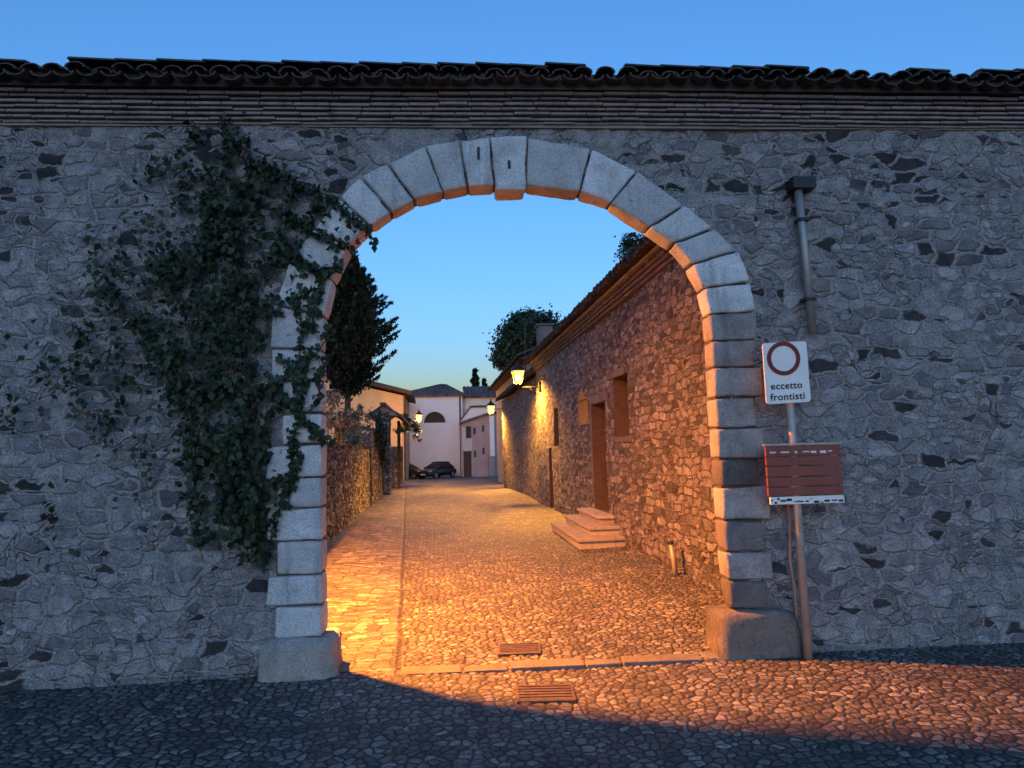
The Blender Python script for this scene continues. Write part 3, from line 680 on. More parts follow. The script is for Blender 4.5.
zl1 = atw(775, 389, QS)[1]-(0.1)*SK; zl2 = atw(775, 400, QS)[1]-(0.1)*SK
text_obj('lettering', 'eccetto', 0.262, 0.042, cs_+0.008, zl1, QS-0.003, M['black_paint'], sgn, 0.018)
text_obj('lettering', 'frontisti', 0.288, 0.042, cs_+0.010, zl2, QS-0.003, M['black_paint'], sgn, 0.018)
brd = thing('direction_board', 'stack of brown wooden direction boards below the white sign', 'sign', W(2.98, 1.5, QS))
bs0, bs1 = atw(767, 470, QS)[0], atw(767, 470, QS)[0]+0.62
zs = [atw(767, y, QS)[1] for y in (446, 457, 466.5, 477.5, 487.5, 497)]
for k in range(5):
    mb = MB(); z1_, z0_ = zs[k]-0.004, zs[k+1]+0.004
    mb.quadbox([W(s_, z, q) for z in (z0_, z1_) for s_, q in ((bs0, QS), (bs1, QS), (bs1, QS+0.025), (bs0, QS+0.025))])
    mb.build('board', M['brown_sign'], brd, bevel=0.003)
mb = MB(); mb.wbox(bs0-0.012, bs1+.01, QS-0.008, QS+0.02, zs[0]+0.002, zs[0]+0.016); mb.build('top_trim', M['post'], brd)
mb = MB(); random.seed(5)
s = bs0+0.03
while s < bs1-0.05:                                  # worn flecks of white paint left on top board and bottom rail
    L = random.uniform(0.02, 0.07)
    mb = MB(); mb.wbox(s, s+L, QS-0.003, QS+0.001, zs[0]-0.060+random.uniform(-.008, .004), zs[0]-0.048); mb.build('worn_lettering', M['white_sign'], brd)
    s += L+random.uniform(0.01, 0.05)
mb = MB(); zr = zs[5]; mb.wbox(bs0+0.012, bs1, QS, QS+0.02, zr-0.062, zr-0.003); mb.build('bottom_rail', M['white_sign'], brd)
mb = MB(); s = bs0+0.015
while s < bs1-0.03:
    L = random.uniform(0.012, 0.045); z_ = zr-0.058+random.uniform(0, .03); mb = MB(); mb.wbox(s, s+L, QS-0.002, QS+0.001, z_, z_+random.uniform(.006, .02)); mb.build('worn_mark', M['black_paint'], brd); s += L+random.uniform(0.002, 0.02)
dp = thing('drain_pipe', 'grey downpipe running down the wall near the right edge', 'pipe', W(3.19, 2.6, -0.05))
mb = MB(); mb.tube([W(3.17, 3.87, -0.055), W(3.185, 3.4, -0.055), W(3.20, 2.62, -0.055)], 0.034, 10); mb.build('tube', M['pipe'], dp, smooth=True)
mb = MB(); mb.wbox(3.10, 3.30, -0.12, 0.0, 3.87, 3.97); mb.build('outlet_box', M['iron'], dp)
for z in (3.6, 2.9):
    mb = MB(); mb.wbox(3.14, 3.235, -0.10, 0.0, z-0.012, z+0.012); mb.build('bracket', M['iron'], dp)
cb = thing('cable_conduit', 'thin rusty conduit running down the wall beside the sign post', 'conduit', W(3.02, 0, -0.06))
mb = MB(); mb.tube([W(atw(788, 503, -.05)[0], 1.22, -0.05), W(atw(790, 520, -.05)[0], 1.08, -0.05), W(atw(790, 560, -.05)[0], .75, -0.05), W(atw(795, 590, -.05)[0], .5, -0.05), W(atw(797, 620, -.05)[0], .28, -0.05), W(atw(798, 650, -.05)[0], 0.0, -0.05)], 0.014, 8)
mb.build('conduit_tube', simple('rusty_conduit', (0.42, 0.24, 0.16), 0.6, 0.3, 9, 0.2, 40), cb, smooth=True)

# ------------------------------------------------------------------ drain grates in the paving
def grate(name, label, pts, z):
    t = thing(name, label, 'drain grate', (sum(p[0] for p in pts)/4, sum(p[1] for p in pts)/4, z), group='iron drain grates in the paving')
    a, b, c, d = [Vector((p[0], p[1], z)) for p in pts]                # near-left, near-right, far-right, far-left
    P = lambda u, v, dz=0: a.lerp(b, u).lerp(d.lerp(c, u), v) + Vector((0, 0, dz))
    mb = MB()
    for u0_, u1_, v0, v1 in ((0, 1, 0, .09), (0, 1, .91, 1), (0, .05, .09, .91), (.95, 1, .09, .91)):
        mb.quadbox([P(u, v, dz) for dz in (-.03, .004) for u, v in ((u0_, v0), (u1_, v0), (u1_, v1), (u0_, v1))])
    mb.build('frame', M['cast_iron'], t)
    mb = MB()
    for k in range(5):
        v = .09 + .82*(k+.5)/5; mb.quadbox([P(u, w, dz) for dz in (-.03, .001) for u, w in ((.05, v-.05), (.95, v-.05), (.95, v+.05), (.05, v+.05))])
    mb.build('bar', M['cast_iron'], t)
    mb = MB(); mb.quadbox([P(u, w, dz) for dz in (-.036, -.018) for u, w in ((.04, .05), (.96, .05), (.96, .95), (.04, .95))]); mb.build('pit', M['dark'], t)
    return t
grate('drain_grate', 'rectangular iron grate in the lit cobbles in front of the threshold', [(0.53, 4.38), (0.93, 4.33), (0.97, 4.62), (0.55, 4.68)], -0.010)
grate('drain_grate', 'iron grate half lost in the street cobbles just behind the threshold', [(0.50, 5.36), (0.86, 5.33), (0.90, 5.62), (0.53, 5.65)], -0.006)

# ------------------------------------------------------------------ the long stone house on the right
house = thing('stone_house', 'long rubble stone house lining the right side of the street', 'house', (5.8, 12.5, 0))
HX, HY0, HY1, HZ = 3.2, 5.62, 19.3, 4.36
door_h = (11.45, 12.5, 0.46, 2.56); win_h = (9.95, 10.85, 1.86, 2.92); niche_h = (12.85, 13.65, 2.22, 2.72); slot_h = (15.9, 16.5, 1.75, 2.75); low_h = (16.9, 17.45, 0.02, 1.7)
holes = [(h[0]-HY0, h[1]-HY0, h[2], h[3]) for h in (door_h, win_h, niche_h, slot_h, low_h)]
Bk = lambda *h: h
V, Fc, UV = face_arrays((HX, HY0, 0), (0, 1, 0), 0, HY1-HY0, -0.1, HZ, 0.028, holes, wob=0.02, flip=True)
V2, F2, U2 = face_arrays((HX, HY1, 0), (1, 0, 0), 0, 5.0, -0.1, HZ, 0.08, flip=True)
V, Fc, UV = join_arrays([(V, Fc, UV), (V2, F2, U2)])
mesh_obj('wall', V, Fc, M['house_rubble'], house, smooth=True, uv=UV)
mb = MB(); mb.box((HX+2.8, (HY0+HY1)/2, HZ/2), (4.6, HY1-HY0-.1, HZ-.02)); mb.build('inner_wall', M['core'], house)
def recess(h, depth, m_side, m_back, name_, back_name, x=HX):
    y0_, y1_, z0_, z1_ = h; o = 0.035
    mb = MB(); e = 0.03
    mb.box((x+depth/2+o-.02, y0_-e/2, (z0_+z1_)/2), (depth, e, z1_-z0_+2*e)); mb.box((x+depth/2+o-.02, y1_+e/2, (z0_+z1_)/2), (depth, e, z1_-z0_+2*e))
    mb.box((x+depth/2+o-.02, (y0_+y1_)/2, z0_-e/2), (depth, y1_-y0_, e)); mb.box((x+depth/2+o-.02, (y0_+y1_)/2, z1_+e/2), (depth, y1_-y0_, e))
    f = mb.build(name_, m_side, house)
    mb = MB(); mb.box((x+depth-0.01, (y0_+y1_)/2, (z0_+z1_)/2), (0.04, y1_-y0_-.004, z1_-z0_-.004)); mb.build(back_name, m_back, f)
    return f
d = recess(door_h, 0.36, M['dark_infill'], M['dark'], 'doorway', 'door_leaf')
mb = MB()
for k in range(5): mb.box((HX+.315, door_h[0]+.1+.21*k, 1.5), (0.03, 0.19, 2.05))
mb.build('door_plank', M['dark_wood'], d)
recess(win_h, 0.30, M['dark_infill'], M['dark_infill'], 'window_recess', 'brick_infill')
recess(niche_h, 0.06, M['ochre'], M['ochre'], 'niche', 'niche_back')
recess(slot_h, 0.3, M['dark_infill'], M['dark'], 'slit_window', 'shutter')
recess(low_h, 0.3, M['dark_infill'], M['dark'], 'low_doorway', 'door_leaf')
for nm, c_, e_ in (('door_jamb', (HX+.075, door_h[0]-.08, 1.5), (0.12, 0.15, 2.12)), ('door_jamb', (HX+.075, door_h[1]+.08, 1.5), (0.12, 0.15, 2.12)), ('door_lintel', (HX+.075, 11.975, 2.66), (0.12, 1.4, 0.19))):
    mb = MB(); mb.box(c_, e_); mb.build(nm, M['house_stone'], house, bevel=0.012)
mb = MB(); mb.box((HX+.075, 10.4, 2.99), (0.14, 1.2, 0.13)); mb.build('window_lintel', M['house_stone'], house, bevel=0.01)
mb = MB(); mb.box((HX+.06, 10.4, 1.81), (0.14, 1.05, 0.09)); mb.build('window_sill', M['house_stone'], house, bevel=0.01)
mb = MB(); mb.prism([(HX-.012, 12.85, 2.72), (HX-.012, 13.65, 2.72), (HX-.012, 13.25, 2.98)], (0.06, 0, 0)); mb.build('niche_gable', M['ochre'], house)
for k in range(4):
    mb = MB(); y = HY0; z = 4.13 + .062*k
    while y < HY1+.1:
        L = random.uniform(0.24, 0.3); j = random.uniform(-.006, .006); mb.box((HX-.03-.035*k+.1+j, y+L/2, z+.028), (0.26, L-.008, 0.05)); y += L
    mb.build('eave_course', M['eave_brick'], house)
def eave_tiles(name, x, y0_, y1_, z, parent, back, slope=0.38, pitch=0.2, over=0.3, m=None):
    mb = MB(); y = y0_
    def half(yc, xa, xb, za, zb, r, up):
        b = len(mb.V); n = 7
        for xx, z_ in ((xa, za), (xb, zb)):
            for rr in (r, r-.016):
                for k in range(n): t = pi*k/(n-1); mb.V.append((xx, yc+rr*cos(t), z_+(rr*sin(t) if up else -rr*sin(t)*.8)))
        for k in range(n-1): mb.F += [(b+k, b+k+1, b+2*n+k+1, b+2*n+k), (b+n+k+1, b+n+k, b+3*n+k, b+3*n+k+1), (b+k+1, b+k, b+n+k, b+n+k+1)]
    while y < y1_:
        j = random.uniform(-.02, .02)
        half(y, x-over+j, x+back, z+.03, z+.03+slope*(back+over), .09, True); half(y+pitch/2, x-over-.03+j, x+back, z, z+slope*(back+over), .085, False); y += pitch
    return mesh_obj(name, mb.V, mb.F, m or M['tile'], parent)
eave_tiles('roof', HX-.02, HY0, HY1+.15, 4.44, house, 2.9, slope=.2)
mb = MB(); mb.prism([(HX+2.9, HY0, 5.02), (HX+5.4, HY0, 4.42), (HX+5.4, HY0, 4.34), (HX-.2, HY0, 4.34), (HX-.2, HY0, 4.39)], (0, HY1-HY0, 0)); mb.build('roof_deck', M['core'], house)
ch = thing('chimney', 'pale grey plastered chimney standing on the stone house roof against the dark tree', 'chimney', (3.75, 20.3-1.3, 4.5))
c0 = at(545, 350, 19.0)
mb = MB(); mb.box((c0.x, 19.0, 4.9), (0.44, 0.5, 1.2)); mb.build('stack', M['chimney'], ch, bevel=0.01)
mb = MB(); mb.box((c0.x, 19.0, 5.53), (0.54, 0.6, 0.06)); mb.build('cap', M['slab'], ch, bevel=0.01)
# stone steps up to the door
st = thing('stone_steps', 'three worn stone steps leading up to the house door', 'steps', (2.8, 11.7, 0))
for x0_, y0_, y1_, z0_, z1_ in ((2.36, 10.42, 12.95, 0.0, .165), (2.63, 10.72, 12.85, .165, .315), (2.89, 11.08, 12.75, .315, .455)):
    mb = MB(); mb.box(((x0_+.04+3.22)/2, (y0_+.04+y1_)/2, (z0_+z1_-.05)/2-.02), (3.22-x0_-.04, y1_-y0_-.04, z1_-z0_-.05+.04)); rs = mb.build('step', M['step'], st, bevel=0.008)
    mb = MB(); mb.box(((x0_+3.22)/2, (y0_+y1_)/2, z1_-.027), (3.22-x0_, y1_-y0_, .054)); mb.build('tread', M['step'], rs, bevel=0.012)
bo = thing('iron_post', 'short leaning iron post at the foot of the stone house wall', 'bollard', (3.08, 7.95, 0))
mb = MB(); mb.tube([(3.09, 7.95, -.03), (3.07, 7.96, .2), (3.05, 7.99, .42)], [.035, .033, .03], 10); mb.build('shaft', M['post'], bo, smooth=True)
mb = MB(); mb.tube([(3.05, 7.99, .41), (3.048, 7.992, .44)], [.042, .036], 10); mb.build('cap', M['iron'], bo)

# ------------------------------------------------------------------ second house, beyond the first lantern
h2 = thing('lower_house', 'lower stone house beyond the wall lantern with a taller grey block behind', 'house', (5.5, 27, 0))
V, Fc, UV = face_arrays((3.24, 19.36, 0), (0, 1, 0), 0, 10.4, -0.4, 4.02, 0.045, wob=0.02, flip=True)
V2, F2, U2 = face_arrays((3.24, 29.76, 0), (1, 0, 0), 0, 3, -0.6, 4.02, 0.08, flip=True)
V, Fc, UV = join_arrays([(V, Fc, UV), (V2, F2, U2)])
mesh_obj('wall', V, Fc, M['house_rubble'], h2, smooth=True, uv=UV)
mb = MB(); mb.box((5.2, 24.56, 1.7), (3.8, 10.3, 4.5)); mb.build('inner_wall', M['core'], h2)
eave_tiles('lean_to_roof', 3.26, 19.4, 29.9, 4.06, h2, 1.4)
mb = MB(); mb.box((6.6, 34.5, 2.4), (4.8, 15.0, 6.6)); mb.build('tall_block', M['grey_plaster'], h2)
eave_tiles('roof', 4.2, 26.9, 42.2, 5.75, h2, 3.2, over=.55)
mb = MB(); mb.prism([(3.68, 26.85, 5.64), (7.4, 26.85, 7.0), (9.6, 26.85, 5.7)], (0, 15.3, 0)); mb.build('roof_deck', M['wood'], h2)
an = thing('antenna', 'thin aerial mast rising above the lower house roof', 'antenna', (3.75, 24, 4.3))
ab, at_ = at(525, 356, 24), at(525, 318, 24)
mb = MB(); mb.tube([(ab.x, 24, 4.2), at_], .022, 6); mb.build('mast', M['iron'], an)
mb = MB()
for k, L in enumerate((.3, .36, .42)): mb.tube([(ab.x-L/2, 24, at_.z-.12-.16*k), (ab.x+L/2, 24, at_.z-.12-.16*k)], .012, 5)
mb.build('aerial_rod', M['iron'], an)

# ------------------------------------------------------------------ lanterns
def lantern(name, label, head, wall, power, group=None, scale=1.0, kind='SPOT'):
    """head: centre of the glass; wall: where the arm leaves the wall."""
    t = thing(name, label, 'wall lantern', wall, group)
    h = Vector(head); w = Vector(wall); k = scale
    hb = h - Vector((0, 0, .34*k))
    mb = MB(); mb.tube([w, w.lerp(Vector((hb.x, hb.y, w.z)), .55), Vector((hb.x, hb.y, w.z+.0)), Vector((hb.x, hb.y, hb.z+.02))], .022*k, 8)
    c1 = w.lerp(Vector((hb.x, hb.y, w.z)), .15)
    mb.tube([w - Vector((0, 0, .28*k)), w.lerp(Vector((hb.x, hb.y, w.z)), .3) - Vector((0, 0, .12*k)), w.lerp(Vector((hb.x, hb.y, w.z)), .6)], .013*k, 6)
    mb.build('arm', M['iron'], t, smooth=True)
    mb = MB(); d = (w-Vector((hb.x, hb.y, w.z))).normalized(); mb.box(w - d*.01, (.08*k, .16*k, .3*k)); mb.build('wall_plate', M['iron'], t)
    mb = MB(); f = MB(); bot, top = .10*k, .19*k; z0_, z1_ = h.z-.24*k, h.z+.16*k
    cb_ = [(h.x+a*bot, h.y+b*bot, z0_) for a, b in ((-1, -1), (1, -1), (1, 1), (-1, 1))]; ct = [(h.x+a*top, h.y+b*top, z1_) for a, b in ((-1, -1), (1, -1), (1, 1), (-1, 1))]
    for i in range(4):
        f.tube([cb_[i], ct[i]], .011*k, 5); f.tube([cb_[i], cb_[(i+1) % 4]], .011*k, 5); f.tube([ct[i], ct[(i+1) % 4]], .013*k, 5)
    f.lathe((h.x, h.y, z0_-.08*k), [(.02*k, 0), (.045*k, .03*k), (.09*k, .07*k)], 10)
    f.build('cage', M['iron'], t)
    b = len(mb.V); mb.V += [tuple(Vector(p).lerp(h, .03)) for p in cb_+ct]
    mb.F += [(b+i, b+(i+1) % 4, b+4+(i+1) % 4, b+4+i) for i in range(4)]
    g = mb.build('glass', M['lamp_glass'], t)
    mb = MB(); mb.lathe((h.x, h.y, z1_), [(.235*k, 0), (.22*k, .03*k), (.12*k, .13*k), (.06*k, .17*k), (.05*k, .22*k), (.025*k, .25*k), (.03*k, .29*k), (.004*k, .33*k)], 12)
    mb.build('hood', M['iron'], t)
    mb = MB(); mb.lathe((h.x, h.y, h.z-.06*k), [(.02*k, -.06*k), (.05*k, -.02*k), (.055*k, .03*k), (.03*k, .08*k)], 10); mb.build('bulb', M['lamp_bulb'], t, smooth=True)
    li = bpy.data.objects.new('lantern_light', bpy.data.lights.new('lantern_light', kind)); COL.objects.link(li)
    li.data.energy = power; li.data.color = (1.0, 0.38, 0.045); li.data.shadow_soft_size = .07*k; 
    if kind == 'SPOT': li.data.spot_size = radians(156); li.data.spot_blend = .8
    li.parent = t; li.location = Vector((h.x, h.y, h.z-.02)) - w
    return t
GL = 'lit street lanterns'
lantern('wall_lantern', 'lit lantern on an iron arm at the end of the near stone house', at(518, 376, 18.6), (3.2, 18.5, 3.55), 1900, GL)
lantern('wall_lantern', 'lit lantern at the far corner of the lower house', at(491, 409, 29.6), (3.24, 29.4, 3.62), 2300, GL)
lantern('wall_lantern', 'glowing lantern on the left in front of the white church', at(419, 418, 44.0), (-2.0, 44.0, 3.85), 800, GL, 1.25, 'POINT')
# tall street lamp inside the gate, out of the picture, that lights the street and the forecourt
LP = Vector((-2.3, 6.4, 4.9))
sl_ = thing('street_lamp', 'street lamp on a bent arm in the garden close behind the arch wall', 'street lamp', (-3.1, 6.7, 0))
mb = MB(); mb.tube([(-3.1, 6.7, -.1), (-3.1, 6.7, 3), (-3.1, 6.7, 4.75), (-3.0, 6.66, 5.02), (-2.7, 6.56, 5.16), (-2.35, 6.42, 5.14)], [.075, .06, .05, .04, .035, .03], 10); mb.build('pole', M['iron'], sl_, smooth=True)
mb = MB(); mb.lathe((LP.x, LP.y, LP.z), [(.26, .0), (.23, .10), (.14, .2), (.03, .27)], 14); mb.build('hood', M['iron'], sl_)
mb = MB(); mb.lathe((LP.x, LP.y, LP.z), [(.03, .05), (.06, .08), (.05, .11)], 10); mb.build('bulb', emit('sodium_bulb', SODIUM, 20.0), sl_)
li = bpy.data.objects.new('street_lamp_light', bpy.data.lights.new('street_lamp_light', 'SPOT')); COL.objects.link(li)
li.data.energy = 1600; li.data.color = SODIUM; li.data.shadow_soft_size = .08; li.parent = sl_; li.location = LP - sl_.location - Vector((0, 0, .03))
li.data.spot_size = radians(174); li.data.spot_blend = 1.0; li.rotation_euler = Vector((.02, -.03, 1)).to_track_quat('Z', 'Y').to_euler()

# ------------------------------------------------------------------ left side of the street
gw = thing('garden_wall', 'low rubble garden wall along the left side of the street', 'wall', (-2.25, 13, 0))
tf = lambda S: 1.88 + 0.05*np.sin(S*2.1) + 0.035*np.sin(S*5.7+1) + 0.02*np.sin(S*13.0)
V, Fc, UV = face_arrays((-2.02, 20.2, 0), (0, -1, 0), 0, 14.4, -0.1, 1.9, 0.03, wob=0.03, topf=tf, flip=True)
mesh_obj('wall_face', V, Fc, M['garden_rubble'], gw, smooth=True, uv=UV)
mb = MB(); mb.box((-2.36, 13, .9), (0.44, 14.3, 1.78)); mb.build('wall_body', M['core'], gw)
mb = MB(); y = 5.9; random.seed(12)
while y < 20.1:
    L = random.uniform(.16, .38); hh = random.uniform(.05, .13); mb.box((-2.24+random.uniform(-.03, .03), y+L/2, 1.82+hh/2), (.46, L-.02, hh+.06), random.uniform(-.08, .08)); y += L
mb.build('coping_stone', M['garden_rubble'], gw, bevel=.02)
aw = thing('terrace_wall', 'taller ivy covered stone wall between the garden wall and the gate canopy', 'wall', (-2.3, 22.4, 0))
V, Fc, UV = face_arrays((-2.0, 24.9, 0), (0, -1, 0), 0, 4.6, -0.2, 2.5, 0.045, wob=0.03, flip=True)
V2, F2, U2 = face_arrays((-3.0, 20.3, 0), (1, 0, 0), 0, 1.0, -0.2, 2.5, 0.045)
V, Fc, UV = join_arrays([(V, Fc, UV), (V2, F2, U2)])
mesh_obj('wall_face', V, Fc, M['garden_rubble'], aw, smooth=True, uv=UV)
mb = MB(); mb.box((-2.62, 22.6, 1.15), (0.94, 4.4, 2.64)); mb.build('wall_body', M['core'], aw)
cn = thing('gate_canopy', 'small gabled gate canopy on stone pillars at the left of the street', 'gate canopy', (-2.2, 29, 0))
def pillar(x0_, x1_, y0_, y1_, z1_, m=None):
    parts = [face_arrays((x0_, y0_, 0), (1, 0, 0), 0, x1_-x0_, -0.4, z1_, .05), face_arrays((x1_, y0_, 0), (0, 1, 0), 0, y1_-y0_, -0.4, z1_, .05)]
    V, Fc, UV = join_arrays(parts); f = mesh_obj('pillar', V, Fc, M['garden_rubble'], cn, smooth=True, uv=UV)
    mb = MB(); mb.box(((x0_+x1_)/2-.03, (y0_+y1_)/2+.03, z1_/2-.2), (x1_-x0_-.08, y1_-y0_-.08, z1_+.38)); mb.build('pillar_core', M['core'], f)
pillar(-2.42, -1.82, 26.0, 26.7, 3.35); pillar(-2.52, -1.78, 34.0, 36.0, 2.0)
for x_, y_ in ((-1.90, 33.6), (-2.45, 30.2)):
    mb = MB(); mb.box((x_, y_, 1.4), (.16, .16, 3.9)); mb.build('timber_post', M['wood'], cn)
ap, el_, er = at(383, 405, 26), at(367, 416, 26), at(402, 416, 26)
for a, b in ((ap, el_), (ap, er)):
    mb = MB(); mb.prism([a + Vector((0, 0, .05)), b + Vector((0, 0, .05)), b - Vector((0, 0, .05)), a - Vector((0, 0, .05))], (0, 8.2, 0)); mb.build('roof_slope', M['tile_far'], cn)
mb = MB(); mb.prism([ap - Vector((0, -.1, .06)), el_.lerp(ap, .2) - Vector((0, -.1, .06)), er.lerp(ap, .2) - Vector((0, -.1, .06))], (0, .12, 0)); mb.build('gable', M['grey_plaster'], cn)
mb = MB(); mb.box((ap.x, 30, ap.z+.05), (.22, 8.3, .1)); mb.build('ridge_tile', M['tile_far'], cn)
mb = MB(); mb.box((-2.35, 30, 1.4), (.05, 6.6, 2.9)); mb.build('gate_leaf', M['wood'], cn)

def blob_leaves(c, r, n, size, rng, shell=0.55, clumps=40, aspect=.7):
    c = np.array(c); r = np.array(r); d = rng.normal(0, 1, (clumps, 3)); d /= np.linalg.norm(d, axis=1)[:, None]
    cc = d*(shell + (1-shell)*rng.random((clumps, 1)))**.6
    k = rng.integers(0, clumps, n); P = cc[k] + rng.normal(0, .17, (n, 3))
    nr = P/(np.linalg.norm(P, axis=1)[:, None]+1e-6) + np.array([0, 0, .4])
    return leaf_arrays(c + P*r, nr, size, aspect, .7, rng=rng)
def tree(name, label, cat, base, trunk_top, crowns, leaf, size, m, trunk_r=.2, seed=1, group=None, limbs=5):
    rng = np.random.default_rng(seed); t = thing(name, label, cat, base, group); b = Vector(base); tt = Vector(trunk_top)
    mb = MB(); mb.tube([b - Vector((0, 0, .2)), b.lerp(tt, .5) + Vector((.05, .03, 0)), tt], [trunk_r, trunk_r*.75, trunk_r*.5], 9)
    for c, r, n in crowns[:limbs]: mb.tube([b.lerp(tt, .8), tt.lerp(Vector(c), .5) + Vector((0, 0, -.1)), Vector(c)], [trunk_r*.45, trunk_r*.25, trunk_r*.08], 6)
    mb.build('trunk', M['bark'], t, smooth=True)
    build_leaves('crown', [blob_leaves(c, r, n, size, rng, clumps=max(14, n//90)) for c, r, n in crowns], m, t); return t
# conifer on the left, upright pointed sprays
def conifer(name, label, base, ztop, zlow, rmax, n, size, seed, group=None, trunk_r=.16, prof=None):
    rng = np.random.default_rng(seed); t = thing(name, label, 'tree', base, group); b = np.array(base)
    nb = n//90; h = rng.random(nb)**.85; a = rng.uniform(0, 2*pi, nb)
    pr = prof or (lambda h: np.interp(h, [0, .12, .35, .6, .85, 1.0], [.6, .97, 1.0, .68, .30, .03]))
    rr = pr(h)*rmax*(0.5+.72*rng.random(nb)); z = zlow + h*(ztop-zlow)
    L = []; mb = MB()
    mb.tube([(b[0], b[1], b[2]-.2), (b[0]+.03, b[1], (b[2]+ztop)/2), (b[0], b[1], ztop-.3)], [trunk_r, trunk_r*.6, .02], 8)
    for i in range(nb):
        tip = np.array([b[0]+rr[i]*cos(a[i]), b[1]+rr[i]*sin(a[i]), z[i]+rr[i]*.55]); root = np.array([b[0], b[1], z[i]-rr[i]*.15])
        if i % 3 == 0: mb.tube([root, (root+tip)/2 + np.array([0, 0, -.08]), tip], [.03, .018, .005], 4)
        f = rng.random(90)**.55; P = root + (tip-root)*f[:, None] + rng.normal(0, .15, (90, 3))*(1.15-f)[:, None]*np.array([1, 1, .8])
        up = np.tile((tip-root)/np.linalg.norm(tip-root)+np.array([0, 0, .8]), (90, 1))
        L.append(leaf_arrays(P, rng.normal(0, 1, (90, 3)), size, .42, .3, up=up, rng=rng))
    mb.build('trunk', M['bark'], t, smooth=True); build_leaves('crown', L, M['cypress_leaf'], t); return t
cb0 = at(347, 470, 24.0); ct0 = at(357, 246, 24.0)
conifer('conifer_tree', 'tall dark conifer rising behind the garden wall on the left', (cb0.x, 24.0, 0), ct0.z-.2, 3.9, 1.75, 52000, .17, 4)
g2 = 'distant cypresses behind the houses'
p = at(478, 372, 85); conifer('cypress_tree', 'left and taller of the two small distant cypresses above the pink house', (p.x-.4, 85, -.75), p.z+.3, 2, .95, 9000, .4, 6, g2, prof=lambda h: np.interp(h, [0, .3, .8, 1], [.7, 1, .7, .1]))
p = at(486, 379, 85); conifer('cypress_tree', 'right and lower of the two small distant cypresses above the pink house', (p.x-.2, 86, -.75), p.z, 2, .8, 7000, .4, 8, g2, prof=lambda h: np.interp(h, [0, .3, .8, 1], [.7, 1, .7, .1]))
c = at(533, 346, 55)
tree('broadleaf_tree', 'big dark round crowned tree behind the lower house', 'tree', (c.x+.2, 55, -.7), (c.x, 55, c.z-2.0),
     [((c.x, 55, c.z), (3.1, 3, 2.7), 13000), ((c.x-1.5, 54.6, c.z-.8), (1.9, 1.8, 1.7), 5000), ((c.x+1.8, 55, c.z+.1), (1.8, 1.8, 1.9), 4500), ((c.x-.6, 55, c.z+1.5), (1.9, 1.7, 1.4), 4000), ((c.x-.9, 54.7, c.z-2.3), (1.9, 1.7, 1.3), 4000)],
     None, .30, M['tree_leaf'], .3, 11)
c = at(639, 252, 30)
tree('young_tree', 'small leafy treetop peeping over the stone house roof', 'tree', (c.x+.4, 30, 0), (c.x+.2, 30, c.z-1),
     [((c.x-.15, 30, c.z-.1), (1.1, .8, 1.0), 2200), ((c.x+.8, 30, c.z-.3), (1.0, .8, 1.1), 1900), ((c.x-.3, 30, c.z+.45), (.45, .4, .45), 350)], None, .15, M['tree_leaf'], .1, 13)
# shrubs and ivy over the left walls
def shrub(name, label, blobs, m, size, base, seed):
    rng = np.random.default_rng(seed); t = thing(name, label, 'shrub', base)
    mb = MB()
    for c, r, n in blobs: mb.tube([base, (Vector(base)+Vector(c))/2 + Vector((.05, .05, .1)), c], [.035, .02, .008], 5)
    mb.build('stem', M['bark'], t); build_leaves('foliage', [blob_leaves(c, r, n, size, rng, .3, max(12, n//60), .5) for c, r, n in blobs], m, t); return t
def pb(x, y, Y, rx, ry, n): c = at(x, y, Y); k = Y/F_PX; return (tuple(c), (rx*k, rx*k*.8, ry*k), n)
shrub('olive_shrub', 'pale grey green shrub leaning over the garden wall beside the arch', [pb(336, 424, 15, 16, 22, 700), pb(350, 432, 17, 14, 18, 600), pb(330, 405, 16, 12, 18, 350)], M['olive_leaf'], .10, (-2.9, 16, 0), 21)
shrub('laurel_shrub', 'grey green bush between the conifer and the gate canopy', [pb(364, 424, 22.5, 12, 18, 650), pb(374, 440, 22.5, 9, 14, 400), pb(352, 428, 21, 11, 16, 400)], M['olive_leaf'], .11, (-2.75, 22, 2.3), 22)
rng = np.random.default_rng(31); iv = thing('ivy_patch', 'dark ivy hanging down the terrace wall near the canopy pillar', 'climbing plant', (-1.98, 23, 1.4))
L = []
for yy, zz, n in ((22.4, 2.4, 400), (23.2, 2.1, 350), (23.8, 1.8, 250), (24.3, 2.3, 250), (21.5, 2.4, 300)):
    P = np.stack([-1.98+rng.random(n)*.12, yy+rng.normal(0, .32, n), zz+rng.normal(0, .28, n)], 1); L.append(leaf_arrays(P, np.tile([1., 0, .3], (n, 1)), .11, .8, .5, rng=rng))
build_leaves('foliage', L, M['vine_leaf'], iv)
mb = MB(); mb.tube([(-1.98, 24.4, .3), (-1.96, 23.9, 1.2), (-1.96, 22.8, 2.3)], [.03, .02, .01], 6); mb.tube([(-1.96, 23.9, 1.2), (-1.96, 24.3, 2.3)], .012, 5); mb.build('stem', M['bark'], iv)
hp = thing('hanging_creeper', 'trailing creeper hanging from the bracket beside the glowing left lantern', 'climbing plant', (-2.0, 42.6, 4.2))
rng = np.random.default_rng(33); L = []
for x, y, r, n in ((404, 420, 8, 380), (411, 428, 9, 420), (400, 430, 6, 240), (416, 437, 3, 70), (420, 440, 2, 45)):
    c = at(x, y, 42.6); k = 42.6/F_PX; L.append(blob_leaves(tuple(c), (r*k, .35, r*k*.9), n, .14, rng, .2, 14))
build_leaves('foliage', L, M['tree_leaf'], hp)
a, b = at(399, 416, 42.6), at(417, 424, 42.6); mb = MB(); mb.tube([(-2.1, 42.6, a.z), a.lerp(b, .5) + Vector((0, 0, .12)), b], .03, 6); mb.build('stem', M['bark'], hp)

